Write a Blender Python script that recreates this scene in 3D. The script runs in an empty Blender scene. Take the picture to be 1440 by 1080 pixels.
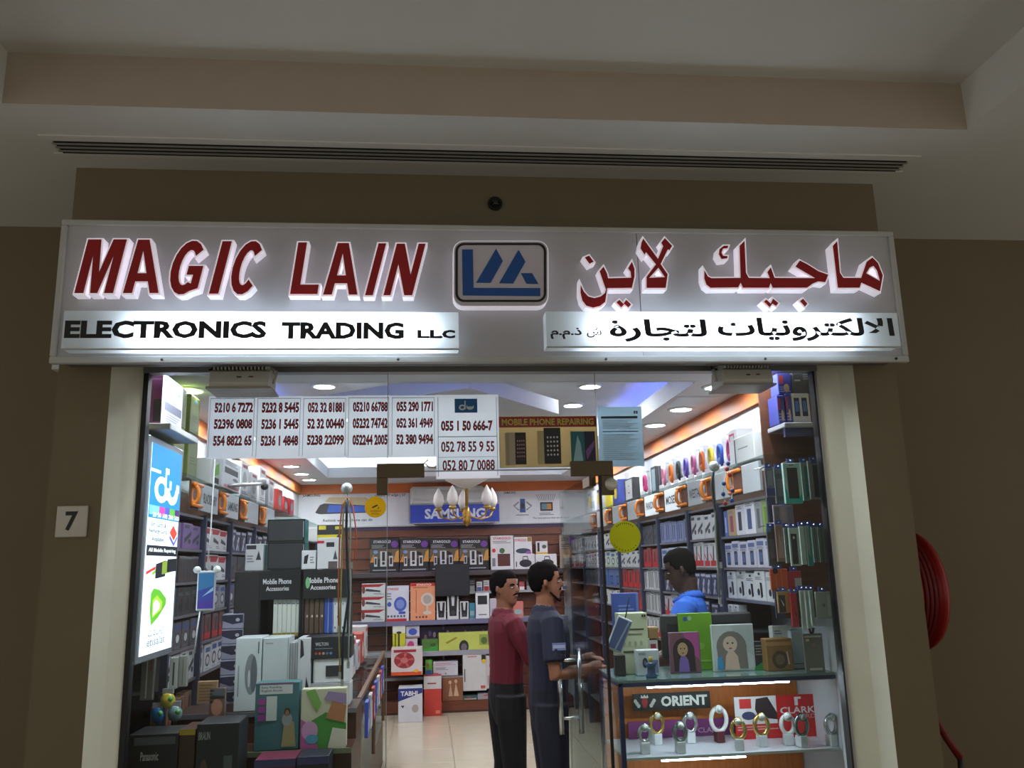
import bpy, math, random
import numpy as np
from mathutils import Vector, Matrix, kdtree
R = random.Random(11)
sc = bpy.context.scene
COL = sc.collection
PI = math.pi

# ---------------------------------------------------------------- camera
FPX, CAMH = 1190.0, 1.70
_d = Vector((-120, 257, FPX)).normalized()
_u = Vector((-146, -5712, FPX)); _u = (_u - _d * _u.dot(_d)).normalized()
_r = _d.cross(_u)
if _r.x < 0: _r = -_r
cam = bpy.data.cameras.new('camera')
cam.sensor_width = 36.0
cam.lens = FPX / 1440.0 * 36.0
cam.clip_start = 0.05
camo = bpy.data.objects.new('camera', cam)
COL.objects.link(camo)
_cx, _cy, _cz = Vector((_r.x, _d.x, _u.x)), -Vector((_r.y, _d.y, _u.y)), -Vector((_r.z, _d.z, _u.z))
camo.matrix_world = Matrix(((_cx.x, _cy.x, _cz.x, 0), (_cx.y, _cy.y, _cz.y, 0), (_cx.z, _cy.z, _cz.z, CAMH), (0, 0, 0, 1)))
sc.camera = camo

# ---------------------------------------------------------------- world and exposure
wd = bpy.data.worlds.new('world'); sc.world = wd; wd.use_nodes = True
wd.node_tree.nodes['Background'].inputs[0].default_value = (0.96, 0.92, 0.82, 1)
wd.node_tree.nodes['Background'].inputs[1].default_value = 0.42
sc.view_settings.view_transform = 'Standard'
sc.view_settings.look = 'None'
sc.view_settings.gamma = 1.0
sc.view_settings.use_curve_mapping = False
sc.view_settings.exposure = 0.3
try:
    sc.cycles.max_bounces = 8; sc.cycles.transparent_max_bounces = 16
    sc.cycles.diffuse_bounces = 4; sc.cycles.sample_clamp_indirect = 6.0
    sc.cycles.caustics_reflective = False; sc.cycles.caustics_refractive = False
except Exception:
    pass

# ---------------------------------------------------------------- geometry of the place (measured from the photograph)
def ray(x, y):
    v = Vector((x - 720, y - 540, FPX)); return Vector((v.dot(_r), v.dot(_d), v.dot(_u)))
def atY(x, y, Y): v = ray(x, y); return Vector((0, 0, CAMH)) + v * (Y / v.y)
def atZ(x, y, Z): v = ray(x, y); return Vector((0, 0, CAMH)) + v * ((Z - CAMH) / v.z)
def atX(x, y, X): v = ray(x, y); return Vector((0, 0, CAMH)) + v * (X / v.x)
YG = 3.90      # shop glass
YW = 3.70      # face of piers and bulkhead
YS = 3.50      # face of the sign box
XL, XR = -1.60, 2.05   # shop side walls
FL, FR = -1.30, 1.75   # fronts of the wall shelving
YB = 10.95     # back wall
ZC = 2.75      # shop ceiling

# ---------------------------------------------------------------- materials
def lin(c):
    return tuple((v / 255 / 12.92) if v / 255 <= 0.04045 else ((v / 255 + 0.055) / 1.055) ** 2.4 for v in c)
_mc = {}
def M(c, rough=0.5, metal=0.0, spec=None, var=0.05, scale=9.0, bump=0.0):
    k = (tuple(c), rough, metal, spec, var, scale, bump)
    if k in _mc: return _mc[k]
    m = bpy.data.materials.new('paint_%d_%d_%d' % tuple(int(v) for v in c)); m.use_nodes = True
    nt = m.node_tree; b = nt.nodes['Principled BSDF']
    tc = nt.nodes.new('ShaderNodeTexCoord'); n = nt.nodes.new('ShaderNodeTexNoise')
    n.inputs['Scale'].default_value = scale; n.inputs['Detail'].default_value = 3
    nt.links.new(tc.outputs['Object'], n.inputs['Vector'])
    mr = nt.nodes.new('ShaderNodeMapRange')
    mr.inputs['To Min'].default_value = 1 - var * 2; mr.inputs['To Max'].default_value = 1 + var * 2
    nt.links.new(n.outputs['Fac'], mr.inputs['Value'])
    vm = nt.nodes.new('ShaderNodeVectorMath'); vm.operation = 'SCALE'
    vm.inputs[0].default_value = lin(c)
    nt.links.new(mr.outputs['Result'], vm.inputs['Scale'])
    nt.links.new(vm.outputs[0], b.inputs['Base Color'])
    b.inputs['Roughness'].default_value = rough; b.inputs['Metallic'].default_value = metal
    if spec is not None: b.inputs['Specular IOR Level'].default_value = spec
    if bump:
        bp = nt.nodes.new('ShaderNodeBump'); bp.inputs['Strength'].default_value = bump; bp.inputs['Distance'].default_value = 0.01
        nt.links.new(n.outputs['Fac'], bp.inputs['Height']); nt.links.new(bp.outputs[0], b.inputs['Normal'])
    _mc[k] = m; return m
def EM(c, strength):
    k = ('em', tuple(c), strength)
    if k in _mc: return _mc[k]
    m = bpy.data.materials.new('lit'); m.use_nodes = True
    b = m.node_tree.nodes['Principled BSDF']
    b.inputs['Base Color'].default_value = (*lin(c), 1); b.inputs['Roughness'].default_value = 0.4
    b.inputs['Emission Color'].default_value = (*lin(c), 1); b.inputs['Emission Strength'].default_value = strength
    _mc[k] = m; return m
def glassmat(tint=(0.93, 0.97, 0.96), refl=0.06, rough=0.0, name='clear_glass'):
    m = bpy.data.materials.new(name); m.use_nodes = True; nt = m.node_tree
    for n in list(nt.nodes): nt.nodes.remove(n)
    o = nt.nodes.new('ShaderNodeOutputMaterial'); t = nt.nodes.new('ShaderNodeBsdfTransparent'); g = nt.nodes.new('ShaderNodeBsdfGlossy')
    t.inputs[0].default_value = (*tint, 1); g.inputs['Roughness'].default_value = rough
    lw = nt.nodes.new('ShaderNodeLayerWeight'); lw.inputs['Blend'].default_value = 0.2
    mr = nt.nodes.new('ShaderNodeMapRange'); mr.inputs['To Min'].default_value = refl * .1; mr.inputs['To Max'].default_value = 0.25 + refl * 2
    nt.links.new(lw.outputs['Fresnel'], mr.inputs['Value'])
    mx = nt.nodes.new('ShaderNodeMixShader')
    nt.links.new(mr.outputs['Result'], mx.inputs[0]); nt.links.new(t.outputs[0], mx.inputs[1]); nt.links.new(g.outputs[0], mx.inputs[2])
    nt.links.new(mx.outputs[0], o.inputs[0]); return m
def translucent(c, k=0.6):
    m = bpy.data.materials.new('opal_acrylic'); m.use_nodes = True; nt = m.node_tree
    for n in list(nt.nodes): nt.nodes.remove(n)
    o = nt.nodes.new('ShaderNodeOutputMaterial'); t = nt.nodes.new('ShaderNodeBsdfTranslucent'); g = nt.nodes.new('ShaderNodeBsdfDiffuse')
    t.inputs[0].default_value = (*lin(c), 1); g.inputs[0].default_value = (*lin(c), 1)
    mx = nt.nodes.new('ShaderNodeMixShader'); mx.inputs[0].default_value = k
    nt.links.new(g.outputs[0], mx.inputs[1]); nt.links.new(t.outputs[0], mx.inputs[2]); nt.links.new(mx.outputs[0], o.inputs[0]); return m
def woodmat(c1, c2, rough=0.45, scale=(2, 2, 30), name='wood'):
    m = bpy.data.materials.new(name); m.use_nodes = True; nt = m.node_tree; b = nt.nodes['Principled BSDF']
    tc = nt.nodes.new('ShaderNodeTexCoord'); mp = nt.nodes.new('ShaderNodeMapping'); mp.inputs['Scale'].default_value = scale
    n = nt.nodes.new('ShaderNodeTexNoise'); n.inputs['Scale'].default_value = 3; n.inputs['Detail'].default_value = 5
    r = nt.nodes.new('ShaderNodeValToRGB'); r.color_ramp.elements[0].color = (*lin(c1), 1); r.color_ramp.elements[1].color = (*lin(c2), 1)
    r.color_ramp.elements[0].position = 0.3; r.color_ramp.elements[1].position = 0.7
    nt.links.new(tc.outputs['Object'], mp.inputs[0]); nt.links.new(mp.outputs[0], n.inputs['Vector'])
    nt.links.new(n.outputs['Fac'], r.inputs[0]); nt.links.new(r.outputs[0], b.inputs['Base Color']); b.inputs['Roughness'].default_value = rough
    return m
WHITE, BLACK, RED = (232, 233, 235), (22, 22, 25), (176, 30, 34)
CHROME = M((200, 202, 205), 0.18, 1.0, var=0.01)
GLASS = glassmat()
GLASS2 = glassmat((0.84, 0.93, 0.91), 0.10, name='shelf_glass')
PLASTIC = glassmat((0.93, 0.93, 0.95), 0.12, 0.12, name='clear_film')
ALU = M((168, 170, 174), 0.38, 0.75, var=0.02)
SHELFGREY = M((120, 120, 128), 0.4, 0.4)
BLUEGREY = M((62, 66, 88), 0.45, 0.2)

# ---------------------------------------------------------------- mesh builder
_tc = {}
def tmesh(s, bold=0.0):
    k = (s, bold)
    if k in _tc: return _tc[k]
    if any(ord(c) > 0xFE00 for c in s) and len(s) > 1: return joined(s, bold)
    c = bpy.data.curves.new('txt', 'FONT'); c.body = s; c.offset = bold; c.resolution_u = 2
    o = bpy.data.objects.new('txt', c); COL.objects.link(o)
    m = bpy.data.meshes.new_from_object(o.evaluated_get(bpy.context.evaluated_depsgraph_get()))
    v = [(q.co.x, q.co.y) for q in m.vertices]; f = [tuple(p.vertices) for p in m.polygons]
    bpy.data.objects.remove(o); bpy.data.curves.remove(c); bpy.data.meshes.remove(m)
    if not v: v = [(0, 0), (1, 0), (0, 1)]
    x0 = min(p[0] for p in v); x1 = max(p[0] for p in v); y0 = min(p[1] for p in v); y1 = max(p[1] for p in v)
    v = [((p[0] - x0) / (x1 - x0), (p[1] - y0) / (y1 - y0)) for p in v]
    _tc[k] = (v, f, (x1 - x0) / (y1 - y0)); return _tc[k]
def rawtext(s, bold):
    c = bpy.data.curves.new('txt', 'FONT'); c.body = s; c.offset = bold; c.resolution_u = 3
    o = bpy.data.objects.new('txt', c); COL.objects.link(o)
    m = bpy.data.meshes.new_from_object(o.evaluated_get(bpy.context.evaluated_depsgraph_get()))
    v = [(q.co.x, q.co.y) for q in m.vertices]; f = [tuple(p.vertices) for p in m.polygons]
    bpy.data.objects.remove(o); bpy.data.curves.remove(c); bpy.data.meshes.remove(m)
    return v, f
def joined(s, bold):          # joined script: every glyph filled on its own so that overlaps stay solid
    V, F = [], []; bar = max(p[0] for p in rawtext('|', 0)[0])
    for i, ch in enumerate(s):
        adv = max(p[0] for p in rawtext(s[:i] + '|', 0)[0]) - bar
        v, f = rawtext(ch, bold); n = len(V)
        V += [(p[0] + adv, p[1]) for p in v]; F += [tuple(n + a for a in q) for q in f]
    x0 = min(p[0] for p in V); x1 = max(p[0] for p in V); y0 = min(p[1] for p in V); y1 = max(p[1] for p in V)
    _tc[(s, bold)] = ([((p[0] - x0) / (x1 - x0), (p[1] - y0) / (y1 - y0)) for p in V], F, (x1 - x0) / (y1 - y0))
    return _tc[(s, bold)]
def curve_mesh(polys, ext, off=0.0):
    c = bpy.data.curves.new('shape', 'CURVE'); c.dimensions = '2D'; c.fill_mode = 'BOTH'; c.extrude = ext; c.offset = off
    for p in polys:
        s = c.splines.new('POLY'); s.points.add(len(p) - 1); s.use_cyclic_u = True
        for q, a in zip(s.points, p): q.co = (a[0], a[1], 0, 1)
    o = bpy.data.objects.new('shape', c); COL.objects.link(o)
    m = bpy.data.meshes.new_from_object(o.evaluated_get(bpy.context.evaluated_depsgraph_get()))
    v = [tuple(q.co) for q in m.vertices]; f = [tuple(p.vertices) for p in m.polygons]
    bpy.data.objects.remove(o); bpy.data.curves.remove(c); bpy.data.meshes.remove(m)
    return v, f
class B:
    def __init__(s): s.v = []; s.f = []; s.mi = []; s.ms = []; s.sm = []
    def _m(s, m):
        if m not in s.ms: s.ms.append(m)
        return s.ms.index(m)
    def add(s, v, f, m, smooth=False):
        n = len(s.v); i = s._m(m); s.v += [tuple(p) for p in v]
        for q in f: s.f.append(tuple(n + a for a in q)); s.mi.append(i); s.sm.append(smooth)
        return s
    def box(s, x0, y0, z0, x1, y1, z1, m, c=0.0):
        if x0 > x1: x0, x1 = x1, x0
        if y0 > y1: y0, y1 = y1, y0
        if z0 > z1: z0, z1 = z1, z0
        if c <= 0:
            v = [(x, y, z) for z in (z0, z1) for y in (y0, y1) for x in (x0, x1)]
            return s.add(v, [(0, 2, 3, 1), (4, 5, 7, 6), (0, 1, 5, 4), (2, 6, 7, 3), (0, 4, 6, 2), (1, 3, 7, 5)], m)
        c = min(c, (x1 - x0) * .45, (y1 - y0) * .45, (z1 - z0) * .45)
        o = [(x0 + c, y0), (x1 - c, y0), (x1, y0 + c), (x1, y1 - c), (x1 - c, y1), (x0 + c, y1), (x0, y1 - c), (x0, y0 + c)]
        i = [(x0 + c, y0 + c), (x1 - c, y0 + c), (x1 - c, y0 + c), (x1 - c, y1 - c), (x1 - c, y1 - c), (x0 + c, y1 - c), (x0 + c, y1 - c), (x0 + c, y0 + c)]
        v = [(a, b, z0) for a, b in i] + [(a, b, z0 + c) for a, b in o] + [(a, b, z1 - c) for a, b in o] + [(a, b, z1) for a, b in i]
        f = [(7, 5, 3, 1), (24 + 1, 24 + 3, 24 + 5, 24 + 7)]
        for k in range(3):
            for j in range(8):
                f.append((k * 8 + j, k * 8 + (j + 1) % 8, k * 8 + 8 + (j + 1) % 8, k * 8 + 8 + j))
        return s.add(v, f, m)
    def rings(s, rs, m, cap=True, smooth=True, closed=False):
        n = len(rs[0]); v = [p for r in rs for p in r]; f = []
        K = len(rs)
        for k in range(K - (0 if closed else 1)):
            for j in range(n):
                a, b = k * n, ((k + 1) % K) * n
                f.append((a + j, a + (j + 1) % n, b + (j + 1) % n, b + j))
        if cap and not closed: f.append(tuple(reversed(range(n)))); f.append(tuple(range((K - 1) * n, K * n)))
        return s.add(v, f, m, smooth)
    def tube(s, pts, r, m, n=8, closed=False):
        pts = [Vector(p) for p in pts]; rr = r if isinstance(r, (list, tuple)) else [r] * len(pts); rs = []
        K = len(pts); prev = None
        for i, p in enumerate(pts):
            if closed: t = pts[(i + 1) % K] - pts[i - 1]
            else: t = pts[min(i + 1, K - 1)] - pts[max(i - 1, 0)]
            t.normalize()
            a = prev - t * prev.dot(t) if prev is not None else None
            if a is None or a.length < 1e-4:
                a = t.cross(Vector((0, 0, 1)))
                if a.length < 1e-3: a = t.cross(Vector((1, 0, 0)))
            a.normalize(); b = t.cross(a); prev = a
            rs.append([tuple(p + (a * math.cos(2 * PI * j / n) + b * math.sin(2 * PI * j / n)) * rr[i]) for j in range(n)])
        return s.rings(rs, m, closed=closed)
    def lathe(s, prof, m, n=16, c=(0, 0, 0), axis='Z', closed=False):
        rs = []
        for r, z in prof:
            q = []
            for j in range(n):
                a = 2 * PI * j / n; x, y = r * math.cos(a), r * math.sin(a)
                q.append((c[0] + x, c[1] + y, c[2] + z) if axis == 'Z' else ((c[0] + x, c[1] - z, c[2] + y) if axis == 'Y' else (c[0] + z, c[1] + x, c[2] + y)))
            rs.append(q)
        return s.rings(rs, m, closed=closed)
    def ell(s, c, r, m, n=12, k=7):
        rs = []
        for i in range(k):
            a = -PI / 2 + PI * (i + .5) / k
            rs.append([(c[0] + r[0] * math.cos(a) * math.cos(2 * PI * j / n), c[1] + r[1] * math.cos(a) * math.sin(2 * PI * j / n), c[2] + r[2] * math.sin(a)) for j in range(n)])
        return s.rings(rs, m)
    def prism(s, poly, y0, y1, m):            # poly in (x,z), extruded along y
        n = len(poly); v = [(a, y0, b) for a, b in poly] + [(a, y1, b) for a, b in poly]
        f = [tuple(range(n)), tuple(reversed(range(n, 2 * n)))] + [(j, n + j, n + (j + 1) % n, (j + 1) % n) for j in range(n)]
        return s.add(v, f, m)
    def build(s, name, parent=None, loc=None, rz=0.0, rot=None):
        me = bpy.data.meshes.new(name); me.from_pydata(s.v, [], s.f)
        for m in s.ms: me.materials.append(m)
        me.polygons.foreach_set('material_index', s.mi); me.polygons.foreach_set('use_smooth', s.sm)
        me.update(); o = bpy.data.objects.new(name, me); COL.objects.link(o)
        if parent is not None: o.parent = parent
        if loc is not None: o.location = loc
        if rot is not None: o.rotation_euler = rot
        elif rz: o.rotation_euler = (0, 0, rz)
        return o
def tag(o, label, cat, group=None):
    o['label'] = label; o['category'] = cat
    if group: o['group'] = group
    return o
def struct(o): o['kind'] = 'structure'; return o
def empty(name, loc=(0, 0, 0), rz=0, label=None, cat=None, group=None):
    o = bpy.data.objects.new(name, None); COL.objects.link(o); o.location = loc; o.rotation_euler = (0, 0, rz); o.empty_display_size = 0.1
    if label: tag(o, label, cat, group)
    return o
def dup(o, loc=None, rz=None, label=None, group=None, parent=None):
    c = o.copy(); COL.objects.link(c)
    if parent is not None: c.parent = parent
    if loc is not None: c.location = loc
    if rz is not None: c.rotation_euler = (0, 0, rz)
    if label: c['label'] = label
    if group: c['group'] = group
    for ch in list(o.children): dup(ch, parent=c)
    return c
# flat print on a face: u,v run 0..1 over the face, x to the right, z up, facing -y
def decals(b, dec, w, h, y, x0=None, z0=0.0):
    if x0 is None: x0 = -w / 2
    e = 0.0007
    for i, q in enumerate(dec):
        yy = y - e * (1 + i * 0.5)
        if q[0] == 'r':
            u0, v0, u1, v1 = q[1:5]
            b.add([(x0 + u0 * w, yy, z0 + v0 * h), (x0 + u1 * w, yy, z0 + v0 * h), (x0 + u1 * w, yy, z0 + v1 * h), (x0 + u0 * w, yy, z0 + v1 * h)], [(0, 1, 2, 3)], M(q[5], 0.5))
        elif q[0] == 'e':
            cu, cv, ru, rv = q[1:5]
            b.add([(x0 + (cu + ru * math.cos(2 * PI * j / 18)) * w, yy, z0 + (cv + rv * math.sin(2 * PI * j / 18)) * h) for j in range(18)], [tuple(range(18))], M(q[5], 0.5))
        elif q[0] == 'p':
            b.add([(x0 + a * w, yy, z0 + c * h) for a, c in q[1]], [tuple(range(len(q[1])))], M(q[2], 0.5))
        elif q[0] == 't':
            v, f, asp = tmesh(q[1], q[7] if len(q) > 7 else 0.015)
            u0, v0, u1, v1 = q[2:6]
            b.add([(x0 + (u0 + a * (u1 - u0)) * w, yy, z0 + (v0 + c * (v1 - v0)) * h) for a, c in v], f, M(q[6], 0.5))
        elif q[0] == 'l':      # fine lines of small print
            u0, v0, u1, v1, n, c = q[1:7]
            for k in range(n):
                t = v0 + (v1 - v0) * (k + .25) / n; t2 = v0 + (v1 - v0) * (k + .7) / n; ue = u1 - (u1 - u0) * ((k * 37) % 10) / 30
                b.add([(x0 + u0 * w, yy, z0 + t * h), (x0 + ue * w, yy, z0 + t * h), (x0 + ue * w, yy, z0 + t2 * h), (x0 + u0 * w, yy, z0 + t2 * h)], [(0, 1, 2, 3)], M(c, 0.5))
def prod(name, label, cat, loc, size, rz=0.0, col=WHITE, dec=(), group=None, side=None, sdec=None, rough=0.45, tilt=0.0):
    w, d, h = size
    b = B(); b.box(-w / 2, -d / 2, 0, w / 2, d / 2, h, M(side or col, rough), min(0.003, w * .08, d * .08))
    o = b.build(name, loc=loc, rot=(tilt, 0, rz)); tag(o, label, cat, group)
    p = B()
    if side: p.box(-w / 2 + .001, -d / 2 - .0006, .001, w / 2 - .001, -d / 2 + .001, h - .001, M(col, rough))
    if dec: decals(p, dec, w, h, -d / 2 - (.0006 if side else 0))
    if p.v: p.build('printed_front', o)
    if sdec:
        q = B(); decals(q, sdec, d, h, -w / 2, x0=-d / 2); s_ = q.build('printed_side', o); s_.rotation_euler = (0, 0, PI / 2 if loc[0] < 0.8 else -PI / 2)
    return o
def fb(name, label, cat, px, Y, depth=0.1, col=WHITE, dec=(), z=None, **kw):     # box facing the front; px = x0,y0,x1,y1 of its front face
    x0, y0, x1, y1 = px; xm = (x0 + x1) / 2; ym = (y0 + y1) / 2
    if z is not None and Y is None: Y = atZ(xm, y1, z).y
    a, c = atY(x0, ym, Y), atY(x1, ym, Y); zt = atY(xm, y0, Y).z; zb = atY(xm, y1, Y).z if z is None else z
    return prod(name, label, cat, ((a.x + c.x) / 2, Y + depth / 2, zb), (c.x - a.x, depth, zt - zb), 0, col, dec, **kw)
def sb(name, label, cat, px, X, depth=0.12, col=WHITE, dec=(), z=None, **kw):    # box facing sideways off a wall
    x0, y0, x1, y1 = px; xm = (x0 + x1) / 2; ym = (y0 + y1) / 2
    ya, yc = atX(x0, ym, X).y, atX(x1, ym, X).y; zt = atX(xm, y0, X).z; zb = atX(xm, y1, X).z if z is None else z
    s = 1 if X < 0 else -1
    return prod(name, label, cat, (X - s * depth / 2, (ya + yc) / 2, zb), (abs(yc - ya), depth, zt - zb), s * PI / 2, col, dec, **kw)
# ================================================================ the mall around the shop
WALLM = M((118, 106, 82), 0.75, var=0.03, scale=3)
CEILM = M((214, 212, 206), 0.8, var=0.02, scale=2)
REVM = M((230, 228, 208), 0.6, var=0.02)
TILEM = M((196, 186, 164), 0.18, var=0.03, scale=4)
XO0, XO1 = atY(79, 560, YW).x, atY(1264, 560, YW).x
gl_l, gl_r = -1.27, 1.905
ol, orr = atY(157, 515, YW).x, atY(1199, 512, YW).x
ml, mr_ = atY(180, 515, 3.8).x, atY(1178, 512, 3.8).x
ZH = 2.625   # head of the opening
floor = struct(B().box(-4.5, -4, -0.1, 5.5, YB + .1, 0, M((150, 138, 116), 0.35)).build('floor'))
tile = None
for i in range(6):
    for j in range(12):
        x, y = XL + .01 + i * .61, 3.95 + j * .585
        if tile is None: tile = B().box(0, 0, 0.0, .604, .579, .006, TILEM, .002).build('tile', floor, (x, y, 0))
        else: dup(tile, (x, y, 0), parent=floor)
b = B()
for s, xo, o_, m_, g_ in ((-1, XO0, ol, ml, gl_l), (1, XO1, orr, mr_, gl_r)):
    pl = [(xo, YW), (o_, YW), (m_, 3.8), (g_, YG - .02), (g_, YG + .05), (xo, YG + .5)]
    v = [(x, y, z) for z in (0, ZH) for x, y in pl]; n = len(pl)
    f = [(j, (j + 1) % n, n + (j + 1) % n, n + j) for j in range(n)]
    for q in f: b.add(v, [q], REVM if f.index(q) in (1, 2, 3) else WALLM)
b.box(XO0, YW, ZH, XO1, YG + .05, 3.5, WALLM)
b.box(XO0, YG + .05, ZC + .31, XO1, 4.4, 3.5, WALLM)
struct(b.build('wall_front'))
struct(B().box(-4.5, 4.4, 0, XO0, 4.5, 3.5, WALLM).build('wall_left'))
struct(B().box(XO1, 4.4, 0, 5.5, 4.5, 3.5, WALLM).build('wall_right'))
FASC = M((178, 164, 148), .75, var=.02)  # fascia colour darker and warmer than the ceiling, shade put into the paint
b = B(); ye, x0, x1 = 3.16, -1.63, 2.35
b.box(-4.5, ye, 3.5, 5.5, 4.5, 3.6, CEILM); b.box(-4.5, -4, 3.5, x0, ye, 3.6, CEILM); b.box(x1, -4, 3.5, 5.5, ye, 3.6, CEILM)
b.box(x0 - .02, -4, 3.72, x1 + .02, ye + .02, 3.8, CEILM)
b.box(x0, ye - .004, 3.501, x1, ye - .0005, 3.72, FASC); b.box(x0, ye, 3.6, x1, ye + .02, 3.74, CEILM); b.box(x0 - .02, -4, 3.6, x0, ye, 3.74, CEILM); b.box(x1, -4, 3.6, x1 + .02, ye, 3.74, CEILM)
struct(b.build('ceiling'))
# slot air diffuser in the soffit
v0, v1 = -1.60, 2.28
dif = empty('air_diffuser', ((v0 + v1) / 2, 3.48, 3.5), 0, 'long linear slot air diffuser set into the soffit above the sign', 'vent')
dx = (v1 - v0) / 2
B().box(-dx + .04, -.04, -.006, dx - .04, .075, -.002, M((12, 12, 12), .9)).build('dark_throat', dif)
B().box(-dx, -.085, -.007, dx, -.04, -.001, CEILM).build('frame_edge', dif)
B().box(-dx, .072, -.007, dx, .10, -.001, CEILM).build('frame_edge', dif)
for k in range(3): B().box(-dx + .03, -.022 + k * .032, -.009, dx - .03, -.010 + k * .032, -.003, M((150, 147, 140), .5)).build('blade', dif)
# capped pipe stub on the bulkhead
p = atY(696, 287, YW)
o = empty('wall_socket_hole', p, 0, 'small black hole with loose wire ends above the sign', 'fixture')
B().lathe([(.001, .0), (.034, .001), (.034, .012), (.026, .014), (.022, .004)], M((28, 24, 20), .8), 14, (0, 0, 0), 'Y').build('rim', o)
for k in range(3): B().tube([(-.01 + k * .01, 0, 0), (-.012 + k * .012, -.02, .008), (.014 - k * .012, -.026, -.012)], .004, M((70, 62, 52), .6), 6).build('wire', o)
# number plate
a, c = atY(82, 712, YW), atY(122, 755, YW)
o = B().box(a.x, YW - .012, c.z, c.x, YW, a.z, M((205, 200, 190), .4), .003).build('number_plate'); tag(o, 'white square plate with black number 7 on the left pier', 'number plate')
t = B(); v, f, asp = tmesh('7', .03); hh = (a.z - c.z) * .62; xm = (a.x + c.x) / 2
t.add([(xm + (q[0] - .5) * hh * .62, YW - .0135, c.z + (a.z - c.z) * .2 + q[1] * hh) for q in v], f, M(BLACK)); t.build('numeral', o)
# fire hose reel
rr, cz, ry_ = .285, 1.53, 4.02
x2 = atY(1337, 830, ry_ - rr).x
o = empty('fire_hose_reel', (XO1, ry_, cz), 0, 'red round fire hose reel on the far side of the right pier', 'hose reel')
REDM = M((150, 18, 22), .35); rw = x2 - XO1
B().lathe([(.01, .01), (rr * .97, .01), (rr, .02), (rr * .98, .03), (rr * .88, .035), (rr * .88, rw - .035), (rr * .98, rw - .03), (rr, rw - .02), (rr * .97, rw), (rr * .8, rw - .012), (.01, rw - .012)], REDM, 36, (0, 0, 0), 'X').build('drum', o)
for k in range(3):
    u = .045 + (rw - .09) * (k + .5) / 3; B().lathe([(rr * .90, u - .014), (rr * .95, u), (rr * .90, u + .014), (rr * .87, u)], M((110, 12, 16), .5), 36, (0, 0, 0), 'X', closed=True).build('hose_turn', o)
B().box(-.001, -.05, -.05, .03, .05, .05, REDM).build('wall_bracket', o)
B().tube([(.06, -.1, -.27), (.08, -.12, -.42), (.10, -.12, -.56), (.15, -.12, -.66), (.2, -.12, -.74)], .017, M((120, 14, 18), .5)).build('hose_tail', o)
B().lathe([(.02, 0), (.026, .03), (.014, .1), (.012, .14)], M((40, 34, 30), .4), 12, (.2, -.12, -.88)).build('nozzle', o)

# ================================================================ the sign
PLATE = M((182, 180, 184), .5, 0.0, var=.02, scale=4)
ZS0, ZS1 = atY(68, 512, YS).z, atY(672, 318, YS).z
XS0, XS1 = -1.515, 2.155
sign = empty('shop_sign', ((XS0 + XS1) / 2, YW, ZS0), 0, 'long grey sign box with red raised letters, blue logo and two lit white strips', 'sign')
sox, soz = (XS0 + XS1) / 2, ZS0
def sg(b_, name, par=None): o = b_.build(name, par or sign); o.location = (-sox, -YW, -soz) if par is None else (0, 0, 0); return o
sg(B().box(XS0, YS + .012, ZS0 + .035, XS1, YW, ZS1, M((120, 118, 118), .5, .3)), 'cabinet')
xs = atY(899, 400, YS).x
sg(B().box(XS0 + .025, YS, ZS0 + .03, xs - .0015, YS + .014, ZS1 - .025, PLATE), 'face_panel')
sg(B().box(xs + .0015, YS, ZS0 + .03, XS1 - .025, YS + .014, ZS1 - .025, PLATE), 'face_panel')
FRM = M((184, 184, 182), .45, 0.0)
for q in ((XS0, ZS0, XS1, ZS0 + .03), (XS0, ZS1 - .025, XS1, ZS1), (XS0, ZS0 + .03, XS0 + .025, ZS1 - .025), (XS1 - .025, ZS0 + .03, XS1, ZS1 - .025)):
    sg(B().box(q[0], YS - .012, q[1], q[2], YS + .014, q[3], FRM, .004), 'frame_trim')
for x in (228, 560, 852, 1076, 1260):
    p = atY(x, 501, YS - .013); sg(B().lathe([(.001, .004), (.006, .003), (.006, 0)], M((60, 60, 60), .3, .8), 8, (p.x, YS - .012, ZS0 + .015), 'Y'), 'screw')
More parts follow.
